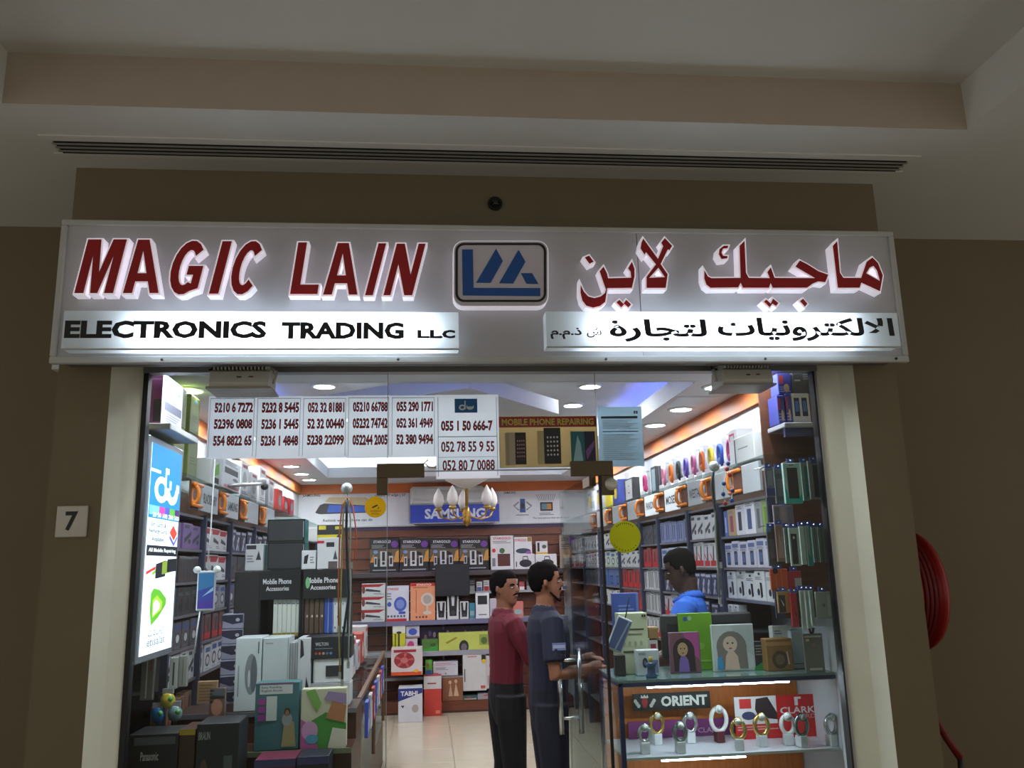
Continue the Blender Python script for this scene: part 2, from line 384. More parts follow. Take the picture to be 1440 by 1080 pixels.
# raised letters: white lit body with a red face
BODY = EM((236, 230, 240), 0.34)
REDF = M((164, 22, 26), .35)
YF = YS - .065
def raised(polys_px, name, face=REDF, off=.007, depth=.058, body=BODY):
    ps = [[(lambda w: (w.x, w.z))(atY(x, y, YF)) for x, y in p] for p in polys_px]
    v, f = curve_mesh(ps, depth / 2, off); bb = B().add([(a, YF + .004 + depth / 2 - c, b_) for a, b_, c in v], f, body)
    o = sg(bb, name)
    v, f = curve_mesh(ps, .002, 0); o2 = B().add([(a, YF + .002 - c, b_) for a, b_, c in v], f, face).build(name + '_face', o)
    return o
def arc(cx, cy, rx, ry, a0, a1, n=14): return [(cx + rx * math.cos(math.radians(a0 + (a1 - a0) * i / n)), cy + ry * math.sin(math.radians(a0 + (a1 - a0) * i / n))) for i in range(n + 1)]
GL = {'M': [[(0, 0), (0, 1), (.34, 1), (.5, .38), (.66, 1), (1, 1), (1, 0), (.77, 0), (.77, .72), (.59, 0), (.41, 0), (.23, .72), (.23, 0)]],
 'A': [[(0, 0), (.34, 1), (.66, 1), (1, 0), (.75, 0), (.68, .22), (.32, .22), (.25, 0)], [(.37, .37), (.63, .37), (.5, .8)]],
 'I': [[(0, 0), (0, 1), (1, 1), (1, 0)]],
 'L': [[(0, 0), (0, 1), (.32, 1), (.32, .18), (1, .18), (1, 0)]],
 'N': [[(0, 0), (0, 1), (.28, 1), (.76, .4), (.76, 1), (1, 1), (1, 0), (.72, 0), (.24, .6), (.24, 0)]],
 'C': [arc(.5, .5, .5, .5, 42, 318) + arc(.5, .5, .23, .33, 318, 42)],
 'G': [arc(.5, .5, .5, .5, 42, 300) + [(1, .12), (1, .53), (.54, .53), (.54, .37), (.75, .37), (.75, .2)] + arc(.5, .5, .24, .33, 305, 42)]}
for ch, l, r_, yt, yb in (('M', 103, 229, 108, 283), ('A', 262, 378, 109, 283), ('G', 398, 500, 112, 288), ('I', 543, 573, 114, 285), ('C', 598, 690, 113, 288), ('L', 808, 897, 118, 286), ('A', 916, 1028, 120, 288), ('I', 1053, 1078, 121, 290), ('N', 1113, 1207, 122, 290)):
    sh = .06 if ch == 'A' else .26
    if ch == 'L': sh = .16
    H_ = yb - yt
    raised([[(60 + (l + a * (r_ - l) + sh * b_ * H_) / 2.3226, 290 + (yb - b_ * H_) / 2.3226) for a, b_ in p] for p in GL[ch]], 'letter')
z1 = lambda pts: [(800 + a / 6.261, 325 + c / 6.261) for a, c in pts]
z2 = lambda pts: [(980 + a / 5.143, 325 + c / 5.143) for a, c in pts]
raised([z1([(105, 475), (103, 540), (120, 610), (155, 655), (215, 672), (275, 657), (320, 622), (338, 500), (555, 498), (578, 400), (578, 330), (555, 270), (522, 325), (545, 355), (550, 410), (345, 415), (335, 370), (305, 312), (272, 352), (312, 470), (328, 512), (318, 545), (280, 575), (225, 590), (170, 575), (130, 530)])], 'letter')
raised([z1([(655, 65), (785, 245), (832, 130), (815, 100), (845, 60), (910, 130), (888, 165), (873, 158), (808, 290), (870, 380), (853, 498), (685, 498), (685, 400), (768, 290), (680, 182), (668, 205), (632, 150), (640, 100)]), z1([(790, 320), (848, 405), (708, 411)])], 'letter')
for q in ([(142, 230), (178, 215), (218, 268), (182, 285)], [(420, 625), (445, 605), (480, 640), (505, 605), (548, 645), (525, 670), (490, 640), (463, 670)]): raised([z1(q)], 'letter_dot')
raised([z2([(55, 285), (80, 328), (105, 340), (318, 338), (310, 105), (345, 70), (355, 300), (375, 338), (530, 340), (512, 295), (535, 262), (562, 338), (860, 340), (715, 255), (745, 212), (800, 240), (880, 290), (950, 315), (930, 368), (880, 362), (840, 378), (800, 408), (550, 408), (535, 372), (522, 408), (335, 408), (318, 370), (300, 406), (100, 408), (70, 385), (55, 340)])], 'letter')
raised([z2([(985, 105), (1015, 72), (1035, 300), (1060, 338), (1190, 338), (1230, 220), (1270, 190), (1310, 230), (1345, 320), (1325, 432), (1190, 370), (1178, 408), (1022, 408)]), z2([(1225, 305), (1250, 264), (1280, 250), (1305, 282), (1328, 362)])], 'letter')
for q in ([(228, 105), (195, 105), (165, 130), (160, 165), (180, 200), (220, 195), (222, 180), (190, 178), (178, 155), (190, 125), (222, 122)], [(487, 510), (502, 495), (535, 525), (552, 488), (590, 520), (575, 540), (548, 522), (528, 548)], [(748, 505), (768, 488), (800, 525), (783, 545)]): raised([z2(q)], 'letter_dot')
# logo
def rrect(x0, y0, x1, y1, r):
    return [(x, y) for cx, cy, a in ((x1 - r, y0 + r, -90), (x1 - r, y1 - r, 0), (x0 + r, y1 - r, 90), (x0 + r, y0 + r, 180)) for x, y in arc(cx, cy, r, r, a, a + 90, 5)]
zl = lambda pts: [(630 + a / 9.6, 330 + c / 9.6) for a, c in pts]
lg = raised([zl(rrect(80, 90, 1345, 960, 130))], 'logo_box', M((206, 200, 214), .4), .004, .05)
def flat(polys, name, mat, par, y):
    ps = [[(lambda w: (w.x, w.z))(atY(x, yy, y)) for x, yy in zl(p)] for p in polys]
    v, f = curve_mesh(ps, .001, 0); return B().add([(a, y - c, b_) for a, b_, c in v], f, mat).build(name, par)
flat([rrect(100, 112, 1325, 908, 115), rrect(132, 140, 1294, 880, 90)], 'logo_border', M(BLACK), lg, YF - .0015)
LB = M((24, 82, 158), .4)
for q in ([(190, 200), (335, 200), (345, 718), (1245, 722), (1245, 830), (200, 820)], [(380, 648), (648, 190), (740, 355), (575, 650)], [(690, 655), (952, 205), (1045, 365), (880, 660)], [(985, 520), (1135, 520), (1220, 665), (1060, 662)]): flat([q], 'logo_mark', LB, lg, YF - .0015)
# two lit strips
OPAL = translucent((236, 240, 240), .62)
def strip(pxs, tube, glyphs):
    a, c = atY(pxs[0], (pxs[1] + pxs[3]) / 2, YS - .085), atY(pxs[2], (pxs[1] + pxs[3]) / 2, YS - .085)
    xm = (pxs[0] + pxs[2]) / 2; zt, zb = atY(xm, pxs[1], YS - .085).z, atY(xm, pxs[3], YS - .085).z
    bx = B(); m = OPAL; x0, x1, y0, y1 = a.x, c.x, YS - .085, YS - .001
    bx.box(x0, y0, zb, x1, y1, zt, m); o = sg(bx, 'light_strip')
    t0, t1 = x0 + (x1 - x0) * tube[0], x0 + (x1 - x0) * tube[1]
    B().tube([(t0, YS - .03, (zt + zb) / 2), (t1, YS - .03, (zt + zb) / 2)], .012, EM((225, 240, 255), 36.0), 8).build('lamp_tube', o)
    B().box(x0, y0 - .004, zb - .006, x1, y0 + .004, zb - .0005, FRM).build('strip_sill', o)
    for s, gx0, gx1, gy0, gy1, bold in glyphs:
        v, f, _ = tmesh(s, bold)
        q0, q1 = atY(gx0, (gy0 + gy1) / 2, y0), atY(gx1, (gy0 + gy1) / 2, y0); gt, gb = atY((gx0 + gx1) / 2, gy0, y0).z, atY((gx0 + gx1) / 2, gy1, y0).z
        B().add([(q0.x + p_[0] * (q1.x - q0.x), y0 - .0015, gb + p_[1] * (gt - gb)) for p_ in v], f, M((14, 14, 16), .4)).build('lettering', o)
strip((88, 438, 645, 490), (.17, .93), [('ELECTRONICS', 91, 375, 451, 476, .045), ('TRADING', 396, 568, 453, 477, .045), ('L.L.C', 587, 640, 464, 476, .06)])
AR = lambda s: ''.join(chr(int(x, 16)) for x in s.split())
strip((768, 439, 1264, 487), (.13, .86), [
 (AR('FE95 FE8E FEF4 FEE7 FEED FEAE FE98 FEDC FEDF FEFB FE8D'), 1009, 1257, 447, 480, .03), (AR('FE93 FEAD FE8E FEA0 FE98 FEDF'), 857, 994, 449, 481, .03), (AR('FEB5'), 825, 846, 461, 475, .02), (AR('FEE1 002E FEE1 002E FEAB'), 774, 818, 461, 477, .03)])

# ================================================================ shop front: glass, fittings, stickers, floodlights
zg0 = 0.0
xa, xb = atY(546, 590, YG).x, atY(838, 590, YG).x
ZT = 2.13
fr = struct(B().box(gl_l - .005, YG - .02, 0, gl_l + .022, YG + .03, ZH, M(BLACK, .4)).box(gl_r - .012, YG - .02, 0, gl_r + .03, YG + .03, ZH, ALU).box(gl_r - .02, YG - .022, 0, gl_r - .012, YG + .03, ZH, M(BLACK, .4)).box(gl_l, YG - .03, ZH - .035, gl_r, YG + .03, ZH + .002, ALU).build('trim_1'))
g = struct(B().box(gl_l + .02, YG - .005, .02, xa - .002, YG + .005, ZH - .03, GLASS).build('window_1')); B().box(xa - .004, YG - .0055, .02, xa - .001, YG + .0055, ZH - .03, M((150, 165, 165), .2)).build('glass_edge', g)
g = struct(B().box(xa + .001, YG - .005, ZT, xb - .001, YG + .005, ZH - .03, GLASS).build('window_2')); B().box(xa, YG - .006, ZT - .004, xb, YG + .006, ZT + .001, M((150, 165, 165), .2)).build('glass_edge', g)
g = struct(B().box(xb + .002, YG - .005, .02, gl_r - .012, YG + .005, ZH - .03, GLASS).build('window_3'))
B().box(xb + .001, YG - .0055, ZT, xb + .004, YG + .0055, ZH - .03, M((190, 200, 200), .2)).build('glass_edge', g)
B().box(xb - .002, YG - .009, .02, xb + .010, YG + .009, ZT + .0, M((12, 12, 12), .4)).build('edge_seal', g)
# open door leaf
hx, hy = xb - .018, YG + .06
leaf = struct(empty('door_1', (hx, hy, 0), math.radians(90.6)))
B().box(0, -.005, .02, .93, .005, ZT - .03, glassmat((.88, .94, .93), .13, name='door_glass')).build('glass_leaf', leaf)
BRZ = M((96, 82, 62), .42, .5)
B().box(.0, -.016, ZT - .075, .16, .016, ZT - .03, BRZ).build('top_patch', leaf)
B().box(.0, -.016, .02, .16, .016, .11, BRZ).build('bottom_patch', leaf)
for s in (-1, 1):
    h_ = B().tube([(.84, s * .055, .80), (.84, s * .055, 1.24)], .015, CHROME, 10); h_.build('pull_bar', leaf)
for z in (.88, 1.18): B().tube([(.84, -.055, z), (.84, .055, z)], .011, CHROME, 8).build('pull_bolt', leaf)
# patch fittings on the fixed glass
o = empty('patch_fitting', (xa, YG, ZT), 0, 'brown L-shaped patch fitting at the top left of the doorway', 'door fitting')
p0, p1 = atY(530, 662, YG), atY(597, 695, YG)
B().box(p0.x - xa, -.014, -.03, p1.x - xa, .014, .035, BRZ, .002).build('arm', o); B().box(p0.x - xa, -.0145, p1.z - ZT + .0, .0, .0145, -.03, BRZ, .002).build('leg', o)
o = empty('patch_fitting', (xb, YG, ZT), 0, 'brown patch fitting with round lock at the top right of the doorway', 'door fitting')
p0, p1 = atY(802, 657, YG), atY(862, 672, YG)
B().box(p0.x - xb, -.014, -.035, p1.x - xb, .014, .035, BRZ, .002).build('arm', o); B().box(.012, -.0145, -.125, p1.x - xb, .0145, -.035, BRZ, .002).build('leg', o)
B().lathe([(.001, .006), (.012, .006), (.03, .003), (.03, 0)], M((205, 200, 190), .3, .3), 18, (.055, -.0145, -.075), 'Y').build('lock_disc', o)
# stickers stuck to the inside of the front glass
YI = YG + .0065
_pc = {}
def paper(c):
    if c not in _pc: _pc[c] = translucent(c, .68)
    return _pc[c]
def sheet(name, label, px, col, dec, Y=YI, cat='poster', th=.0012, group=None):
    x0, y0, x1, y1 = px; xm, ym = (x0 + x1) / 2, (y0 + y1) / 2
    a, c = atY(x0, ym, Y), atY(x1, ym, Y); zt, zb = atY(xm, y0, Y).z, atY(xm, y1, Y).z
    w, h = c.x - a.x, zt - zb
    o = B().box(-w / 2, 0, 0, w / 2, th, h, paper(col) if Y == YI else M(col, .55)).build(name, loc=((a.x + c.x) / 2, Y, zb)); tag(o, label, cat, group)
    if dec:
        p = B(); decals(p, dec, w, h, 0); p.build('print', o)
    return o
DR, GY = (150, 24, 36), (150, 152, 162)
nums = [('5210 6 7272', '52396 0808', '554 8822 65'), ('5232 8 5445', '5236 1 5445', '5236 1 4848'), ('052 32 81881', '52 32 00440', '5238 22099'), ('05210 66788', '05232 74742', '052244 2005'), ('055 290 1771', '052 361 4949', '52 380 9494')]
xs5 = [292, 359, 424, 488, 549, 613]; tops = [557, 557, 557, 556, 556]; bots = [645, 645, 644, 644, 643]
PAPER = (238, 239, 243)
for i, n3 in enumerate(nums):
    dec = [('r', .03, .03, .04, .97, GY), ('r', .96, .03, .97, .97, GY), ('r', .03, .955, .97, .965, GY)]
    for k, s in enumerate(n3): dec.append(('t', s, .13, .73 - k * .265, .94, .90 - k * .265, DR, .05))
    sheet('number_sheet', 'white sheet of red phone numbers on the glass, %s' % ['leftmost of the row', 'second from the left', 'third from the left', 'fourth from the left', 'fifth from the left'][i], (xs5[i], tops[i], xs5[i + 1] - .2, bots[i]), PAPER, dec, group='phone number sheets')
o = sheet('number_sheet', 'large white sheet with blue logo square and three red phone numbers', (613, 555, 702, 673), PAPER, [('r', .03, .03, .04, .97, GY), ('r', .96, .03, .97, .97, GY), ('r', .03, .49, .97, .50, GY), ('r', .03, .25, .97, .255, GY),
  ('r', .30, .78, .66, .95, (30, 112, 180)), ('e', .42, .845, .055, .035, (235, 240, 245)), ('e', .42, .845, .028, .016, (30, 112, 180)), ('r', .455, .82, .475, .925, (235, 240, 245)), ('e', .545, .85, .06, .035, (235, 240, 245)), ('r', .50, .855, .59, .90, (30, 112, 180)),
  ('t', '055 1 50 666-7', .08, .56, .9, .69, DR, .05), ('t', '052 78 55 9 55', .08, .31, .92, .44, DR, .03), ('t', '052 80 7 0088', .1, .09, .92, .22, DR, .03)], group='phone number sheets')
def phone(u, v, w, h, c, c2): return [('r', u, v, u + w, v + h, (25, 25, 30)), ('r', u + w * .08, v + h * .1, u + w * .92, v + h * .9, c)] + [('e', u + w * (.22 + .19 * i), v + h * (.25 + .12 * j), w * .055, h * .03, c2) for i in range(4) for j in range(5)]
sheet('repair_poster', 'mobile phone repairing poster with red band and pictured smartphones', (702, 585, 840, 657), (188, 172, 140), [('r', 0, .78, 1, .99, (176, 40, 30)), ('t', 'MOBILE PHONE REPAIRING', .03, .82, .97, .95, (235, 195, 70), .03), ('r', .06, .05, .12, .68, (190, 165, 140)), ('r', .10, .05, .16, .68, (205, 180, 155))] + phone(.16, .06, .11, .62, (60, 32, 36), (190, 150, 150))
  + [('r', .38, .06, .47, .7, (214, 190, 140))] + phone(.45, .06, .17, .7, (34, 32, 38), (205, 205, 210)) + [('r', .72, .08, .86, .68, (40, 110, 120)), ('p', [(.74, .1), (.84, .1), (.82, .45), (.79, .6)], (150, 195, 205)), ('r', .86, .08, .97, .68, (40, 36, 66)), ('p', [(.87, .3), (.96, .5), (.96, .4), (.88, .12)], (120, 84, 150))])
sheet('notice_paper', 'pale blue printed notice sheet taped beside the repairing poster', (842, 572, 904, 656), (176, 192, 202), [('r', .07, .80, .90, .84, (62, 66, 74)), ('r', .09, .575, .90, .59, (62, 66, 74)), ('r', .82, .88, .86, .93, (30, 30, 40)), ('r', .87, .88, .91, .93, (30, 30, 40)), ('l', .09, .62, .9, .78, 6, (150, 166, 178)), ('l', .09, .1, .9, .54, 13, (154, 170, 180))])
def disc(name, label, c, r, col, dec, cat='sticker'):
    p = atY(c[0], c[1], YI); e = abs(atY(c[0] + r, c[1], YI).x - p.x)
    ring = lambda y: [(e * math.cos(2 * PI * j / 36), y, e * math.sin(2 * PI * j / 36)) for j in range(36)]
    o = B().rings([ring(0), ring(.0015)], paper(col), smooth=False).build(name, loc=p); tag(o, label, cat)
    q = B(); decals(q, dec, 2 * e, 2 * e, -.0002, z0=-e); q.build('print', o); return o
YE = (228, 196, 20)
disc('warning_sticker', 'round yellow camera warning sticker on the left glass pane', (528, 713), 15, YE, [('p', [(.33, .5), (.36, .44), (.62, .56), (.58, .62)], (40, 34, 10)), ('r', .62, .40, .66, .5, (40, 34, 10)), ('t', 'WARNING', .24, .27, .76, .35, (90, 74, 10)), ('l', .3, .14, .7, .24, 2, (120, 100, 14))])
L_ = []
for k in range(9):
    a = math.radians(52 + k * 9.5); L_.append(('e', .5 + .42 * math.cos(a), .5 + .42 * math.sin(a), .018, .024, (60, 60, 10)))
    a = math.radians(215 + k * 13); L_.append(('e', .5 + .42 * math.cos(a), .5 + .42 * math.sin(a), .016, .022, (60, 60, 10)))
disc('round_sticker', 'large round lime yellow sticker on the right glass pane', (879, 755), 22, (206, 202, 30), L_)
# floodlights hanging under the sign
def flood(px, label):
    a, c = atY(px[0], px[1], YW + .07), atY(px[2], px[3], YW + .07); w = c.x - a.x; zt, zb = 2.60, c.z; h = zt - zb
    o = empty('floodlight', ((a.x + c.x) / 2, YW + .085, zb), 0, label, 'floodlight', 'floodlights under the sign')
    m = M((206, 204, 194), .5, .1)
    pr = [(-.09, .0), (-.10, h * .2), (-.085, h * .62), (-.06, h * .72), (.07, h * .72), (.09, 0)]
    v = [(x, y, z) for x in (-w / 2, w / 2) for y, z in pr]; n = len(pr)
    B().add(v, [tuple(range(n)), tuple(reversed(range(n, 2 * n)))] + [((j + 1) % n, j, n + j, n + (j + 1) % n) for j in range(n)], m).build('housing', o)
    for k in range(15):
        x = -w * .44 + k * w * .88 / 14; B().box(x - .003, -.085, h * .70, x + .003, .07, h * 1.0, m).build('cooling_fin', o)
    B().box(-w / 2 - .012, -.105, -.006, w / 2 + .012, .1, .004, M((150, 146, 138), .4, .5)).build('glass_frame', o)
    for s in (-1, 1): B().tube([(s * (w / 2 + .004), 0, h * .3), (s * (w / 2 + .018), .0, h * .75), (s * w * .3, .02, ZH - zb)], .007, m, 6).build('bracket_arm', o)
    B().tube([(-w * .55, .03, h * .98), (-w * .6, .0, h * .85), (-w * .48, .0, h * .8)], .005, M(BLACK), 6).build('cable', o)
    q = B(); decals(q, [('r', .46, .36, .54, .42, (80, 76, 70))], w, h, -.097); q.build('badge', o); q = B(); decals(q, [('e', .7, .4, .05, .03, (130, 84, 70))], w, h, -.097); q.build('rating_mark', o)
flood((302, 511, 382, 550), 'grey finned floodlight hanging above the sheets of phone numbers')
flood((1008, 510, 1078, 545), 'grey finned floodlight hanging above the right glass pane')
# ================================================================ shop shell
WALLW = M((214, 216, 220), .6, var=.02)
CW = M((222, 224, 228), .6, var=.02)
ORNG = M((196, 106, 48), .5)
struct(B().box(XL - .1, YG + .31, 0, XL, YB, 3.05, WALLW).build('wall_shop_left'))
struct(B().box(XR, YG + .31, 0, XR + .1, YB, 3.05, WALLW).build('wall_shop_right'))
struct(B().box(XL - .1, YB, 0, XR + .1, YB + .1, 3.05, WALLW).build('wall_back'))
rx0, rx1, ry0, ry1, ZR = -1.16, 1.63, 4.85, 10.1, 2.98
cut = .55
hole = [(rx0 + cut, ry0), (rx1 - cut, ry0), (rx1, ry0 + .15), (rx1, ry1), (rx0, ry1), (rx0, ry0 + .15)]
b = B()
b.box(XL - .1, YG + .05, ZC, XR + .1, ry0, ZC + .05, CW); b.box(XL - .1, ry1, ZC, XR + .1, YB + .1, ZC + .05, CW)
b.box(XL - .1, ry0, ZC, rx0, ry1, ZC + .05, CW); b.box(rx1, ry0, ZC, XR + .1, ry1, ZC + .05, CW)
lw = .16
b.box(rx0 - lw - .01, ry0 - lw, ZC + .05, rx0 - lw, ry1 + lw, ZR, CW); b.box(rx1 + lw, ry0 - lw, ZC + .05, rx1 + lw + .01, ry1 + lw, ZR, CW); b.box(rx0 - lw, ry0 - lw - .01, ZC + .05, rx1 + lw, ry0 - lw, ZR, CW); b.box(rx0 - lw, ry1 + lw, ZC + .05, rx1 + lw, ry1 + lw + .01, ZR, CW)
b.box(rx0 - .02, ry0 - .02, ZC - .001, rx0 + .01, ry1 + .02, ZC + .12, CW); b.box(rx1 - .01, ry0 - .02, ZC - .001, rx1 + .02, ry1 + .02, ZC + .12, CW); b.box(rx0, ry0 - .02, ZC - .0015, rx1, ry0 + .01, ZC + .12, CW); b.box(rx0, ry1 - .01, ZC - .0015, rx1, ry1 + .02, ZC + .12, CW)
b.box(XL - .1, YG + .05, ZR, XR + .1, YB + .1, ZR + .05, CW)
b.box(XL - .1, YG + .05, ZH, XR + .1, YG + .14, ZC, CW)
struct(b.build('ceiling_shop'))
# hanging rotated square panel inside the coffer
ip = [(.26, 5.0), (.95, 5.93), (.02, 6.62), (-.67, 5.69)]
b = B(); v = [(x, y, z) for z in (ZC, ZC + .10) for x, y in ip]
b.add(v, [(3, 2, 1, 0), (4, 5, 6, 7)] + [(j, (j + 1) % 4, 4 + (j + 1) % 4, 4 + j) for j in range(4)], CW)
o = struct(b.build('trim_2'))
# cove strips
cove = empty('cove_light', (0.2, 7, ZC + .05), 0, 'blue and white cove strip lights on the ledge of the ceiling recess', 'cove light')
BLU, WHT = EM((110, 122, 255), 9.0), EM((225, 238, 255), 30.0)
for q in ((rx0 - .12, ry0, rx0 - .09, 7.2, BLU), (rx1 + .09, ry0, rx1 + .12, 7.2, BLU), (rx0, ry0 - .12, rx1, ry0 - .09, BLU), (rx0 - .12, 7.4, rx0 - .09, ry1, WHT), (rx1 + .09, 7.4, rx1 + .12, ry1, WHT), (rx0, ry1 + .09, rx1, ry1 + .12, WHT)):
    B().box(q[0] - .2, q[1] - 7, 0, q[2] - .2, q[3] - 7, .012, q[4]).build('led_strip', cove)
# cornice
struct(B().box(XL, YG + .3, 2.63, XL + .03, YB, ZC, ORNG).build('trim_3'))
struct(B().box(XR - .03, YG + .3, 2.63, XR, YB, ZC, ORNG).build('trim_4'))
struct(B().box(XL, YB - .03, 2.63, XR, YB, ZC, ORNG).build('trim_5'))
# recessed downlights
LAMP = EM((250, 250, 255), 130.0)
dl0 = None
def downlight(x, y, z, label):
    global dl0
    if dl0 is None:
        dl0 = empty('downlight', (x, y, z), 0, label, 'downlight', 'round ceiling downlights')
        B().lathe([(.072, -.012), (.098, -.004), (.098, 0), (.072, 0)], M((235, 235, 232), .35), 24, closed=True).build('ring', dl0)
        B().lathe([(.001, -.006), (.072, -.007), (.072, -.003), (.001, -.002)], LAMP, 24).build('lamp_face', dl0)
    else: dup(dl0, (x, y, z), label=label)
ordn = ['nearest', 'second', 'third', 'fourth', 'fifth', 'sixth', 'seventh', 'eighth']
for i, y in enumerate((5.02, 5.95, 6.9, 7.9, 8.86, 9.6, 10.24)): downlight(-1.38, y, ZC, 'round white downlight, %s of the row along the left shop wall' % ordn[i])
for i, y in enumerate((4.99, 5.76, 6.45, 7.21, 8.1, 9.0, 9.9)): downlight(1.80, y, ZC, 'round white downlight, %s of the row along the right shop wall' % ordn[i])
for i, (x, y) in enumerate(((-.72, 6.0), (-.72, 7.4), (-.72, 8.8))): downlight(x, y, ZR, 'round white downlight inside the coffer at left, %s of three' % ordn[i])
for i, (x, y) in enumerate(((1.21, 6.05), (1.21, 6.8), (1.21, 8.2), (1.21, 9.2))): downlight(x, y, ZR, 'round white downlight inside the coffer at right, %s of four' % ordn[i])
for i, x in enumerate((-1.08, -.55, 0.0, .62, 1.15, 1.66)): downlight(x, 4.16, ZC, 'added unseen round white downlight just inside the glass front, %s' % ['leftmost', 'second from left', 'third from left', 'third from right', 'second from right', 'rightmost'][i])  # added lamps, out of view, to brighten the window goods and jambs
a = atZ(957, 585, ZC)
o = B().box(-.13, -.13, -.006, .13, .13, -.001, M((200, 214, 226), .35)).build('ceiling_panel', loc=(1.66 + .12, 5.25 + .2, ZC)); tag(o, 'pale square access panel in the ceiling at right', 'ceiling panel')
B().box(-.15, -.15, -.004, .15, .15, 0, CW).build('panel_frame', o)

# ================================================================ wall shelving
BROWN = woodmat((84, 50, 36), (104, 64, 46), scale=(3, 3, 14), name='brown_laminate')
SLAT = woodmat((98, 52, 34), (116, 64, 42), scale=(2, 14, 14), name='slat_laminate')
lev = [2.02, 1.83, 1.65, 1.475, 1.30, 1.12, .90, .62, .30]
postsR = [4.25, 5.04, 5.66, 6.42, 7.0, 7.8, 8.7, 9.6, 10.5]
postsL = [4.62, 5.25, 5.95, 6.75, 7.6, 8.5, 9.5, 10.5]
def shelving(name, side, posts, label):
    F, W = (FR, XR) if side > 0 else (FL, XL)
    o = empty(name, ((F + W) / 2, posts[0], 0), 0, label, 'shelf unit'); ox = (F + W) / 2; oy = posts[0]
    def q(n, x0, y0, z0, x1, y1, z1, m): return B().box(x0 - ox, y0 - oy, z0, x1 - ox, y1 - oy, z1, m).build(n, o)
    q('back_panel', W - side * .012, posts[0], 0.0 if side < 0 else 1.47, W - side * .002, posts[-1], 2.22, BROWN)
    for y in posts: q('post', F + side * .0, y - .015, 1.40 if y == 4.25 else 0, F + side * .035, y + .015, 2.03, BLUEGREY)
    for y in posts[1:]: q('divider', F + side * .035, y - .006, 0, W - side * .012, y + .006, 2.03, BROWN)
    for z in lev: q('shelf_board', F + side * .015, (posts[0] + .016) if side < 0 or z > 1.4 else 4.82, z - .014, W - side * .014, posts[-1], z, SHELFGREY)
    q('top_board', F - side * .01, posts[0] - .02, 2.205, W - side * .002, posts[-1], 2.225, GLASS2)
    return o
shR = shelving('wall_shelving', 1, postsR, 'long wall shelving full of packets behind the counter')
shL = shelving('wall_shelving', -1, postsL, 'long wall shelving full of packets along the left shop wall')
B().box(FR - 1.9, -.012, 1.40, XR - 1.9 - .002, 0, 2.60, BROWN).build('end_panel', shR)
# header boards with lettering and orange pegs
def header(side, y0, y1, s, lit, label):
    F = FR if side > 0 else FL; ym = (y0 + y1) / 2; w = abs(y1 - y0); h = .155
    o = B().box(-w / 2, -.008, 0, w / 2, .008, h, EM((225, 232, 238), .35) if lit else M((176, 184, 190), .4), .002).build('header_board', loc=(F - side * .012, ym, 2.045), rz=-side * PI / 2); tag(o, label, 'shelf sign', 'shelf header boards')
    if s:
        q = B(); decals(q, [('t', s, .12, .3, .9, .68, (34, 38, 44), .02)], w, h, -.008); q.build('lettering', o)
PEG = M((224, 128, 40), .35)
pg0 = None
def pegs(side, y, label):
    global pg0
    F = FR if side > 0 else FL
    if pg0 is None:
        pg0 = empty('shelf_ornament', (0, 0, 0), 0, label, 'ornament', 'orange ring ornaments on the shelf headers')
        B().box(-.085, .0, 0, .085, .012, .155, BROWN).build('backing', pg0)
        for z in (.02, .135): B().tube([(-.09, -.014, z), (.09, -.014, z)], .011, PEG, 8).build('bar', pg0)
        B().tube([(-.055, -.012 + .022 * math.cos(t), .078 + .045 * math.sin(t)) for t in [2 * PI * k / 14 for k in range(14)]], .012, PEG, 8, closed=True).build('ring', pg0)
        p = pg0
    else: p = dup(pg0, label=label)
    p.location = (F - side * .016, y, 2.045); p.rotation_euler = (0, 0, -side * PI / 2)
for y0, y1, s, lit in ((4.27, 4.52, '', 0), (4.72, 4.98, '', 0), (5.2, 5.52, 'WESTAR', 0), (5.74, 6.08, 'MOSER', 1), (6.3, 6.66, 'PANASONIC', 1), (6.9, 7.25, '', 0), (7.5, 7.86, '', 0), (8.15, 8.6, '', 0), (8.9, 9.4, '', 0)):
    header(1, y0, y1, s, lit, ('header board lettered %s on the right shelving' % s) if s else ('blank pale header board on the right shelving, %s the glass' % {4.27: 'nearest', 4.72: 'second from', 6.9: 'sixth from', 7.5: 'seventh from', 8.15: 'eighth from', 8.9: 'farthest from'}[y0]))
for i, y in enumerate((4.62, 5.09, 5.63, 6.19, 6.78, 7.38, 8.0, 8.75)): pegs(1, y, 'orange ring ornament on the right shelf header, %s from the glass' % ordn[i].replace('nearest', 'first'))
for y0, y1, s in ((5.02, 5.42, 'BLACKBERRY'), (5.64, 6.0, 'SAMSUNG'), (6.3, 6.7, ''), (7.0, 7.4, '')): header(-1, y0, y1, s, 0, ('header board lettered %s on the left shelving' % s) if s else 'blank pale header board on the left shelving, %s from the glass' % ('third' if y0 < 6.5 else 'fourth'))
for i, y in enumerate((4.9, 5.53, 6.15, 6.85)): pegs(-1, y, 'orange ring ornament on the left shelf header, %s from the glass' % ordn[i].replace('nearest', 'first'))

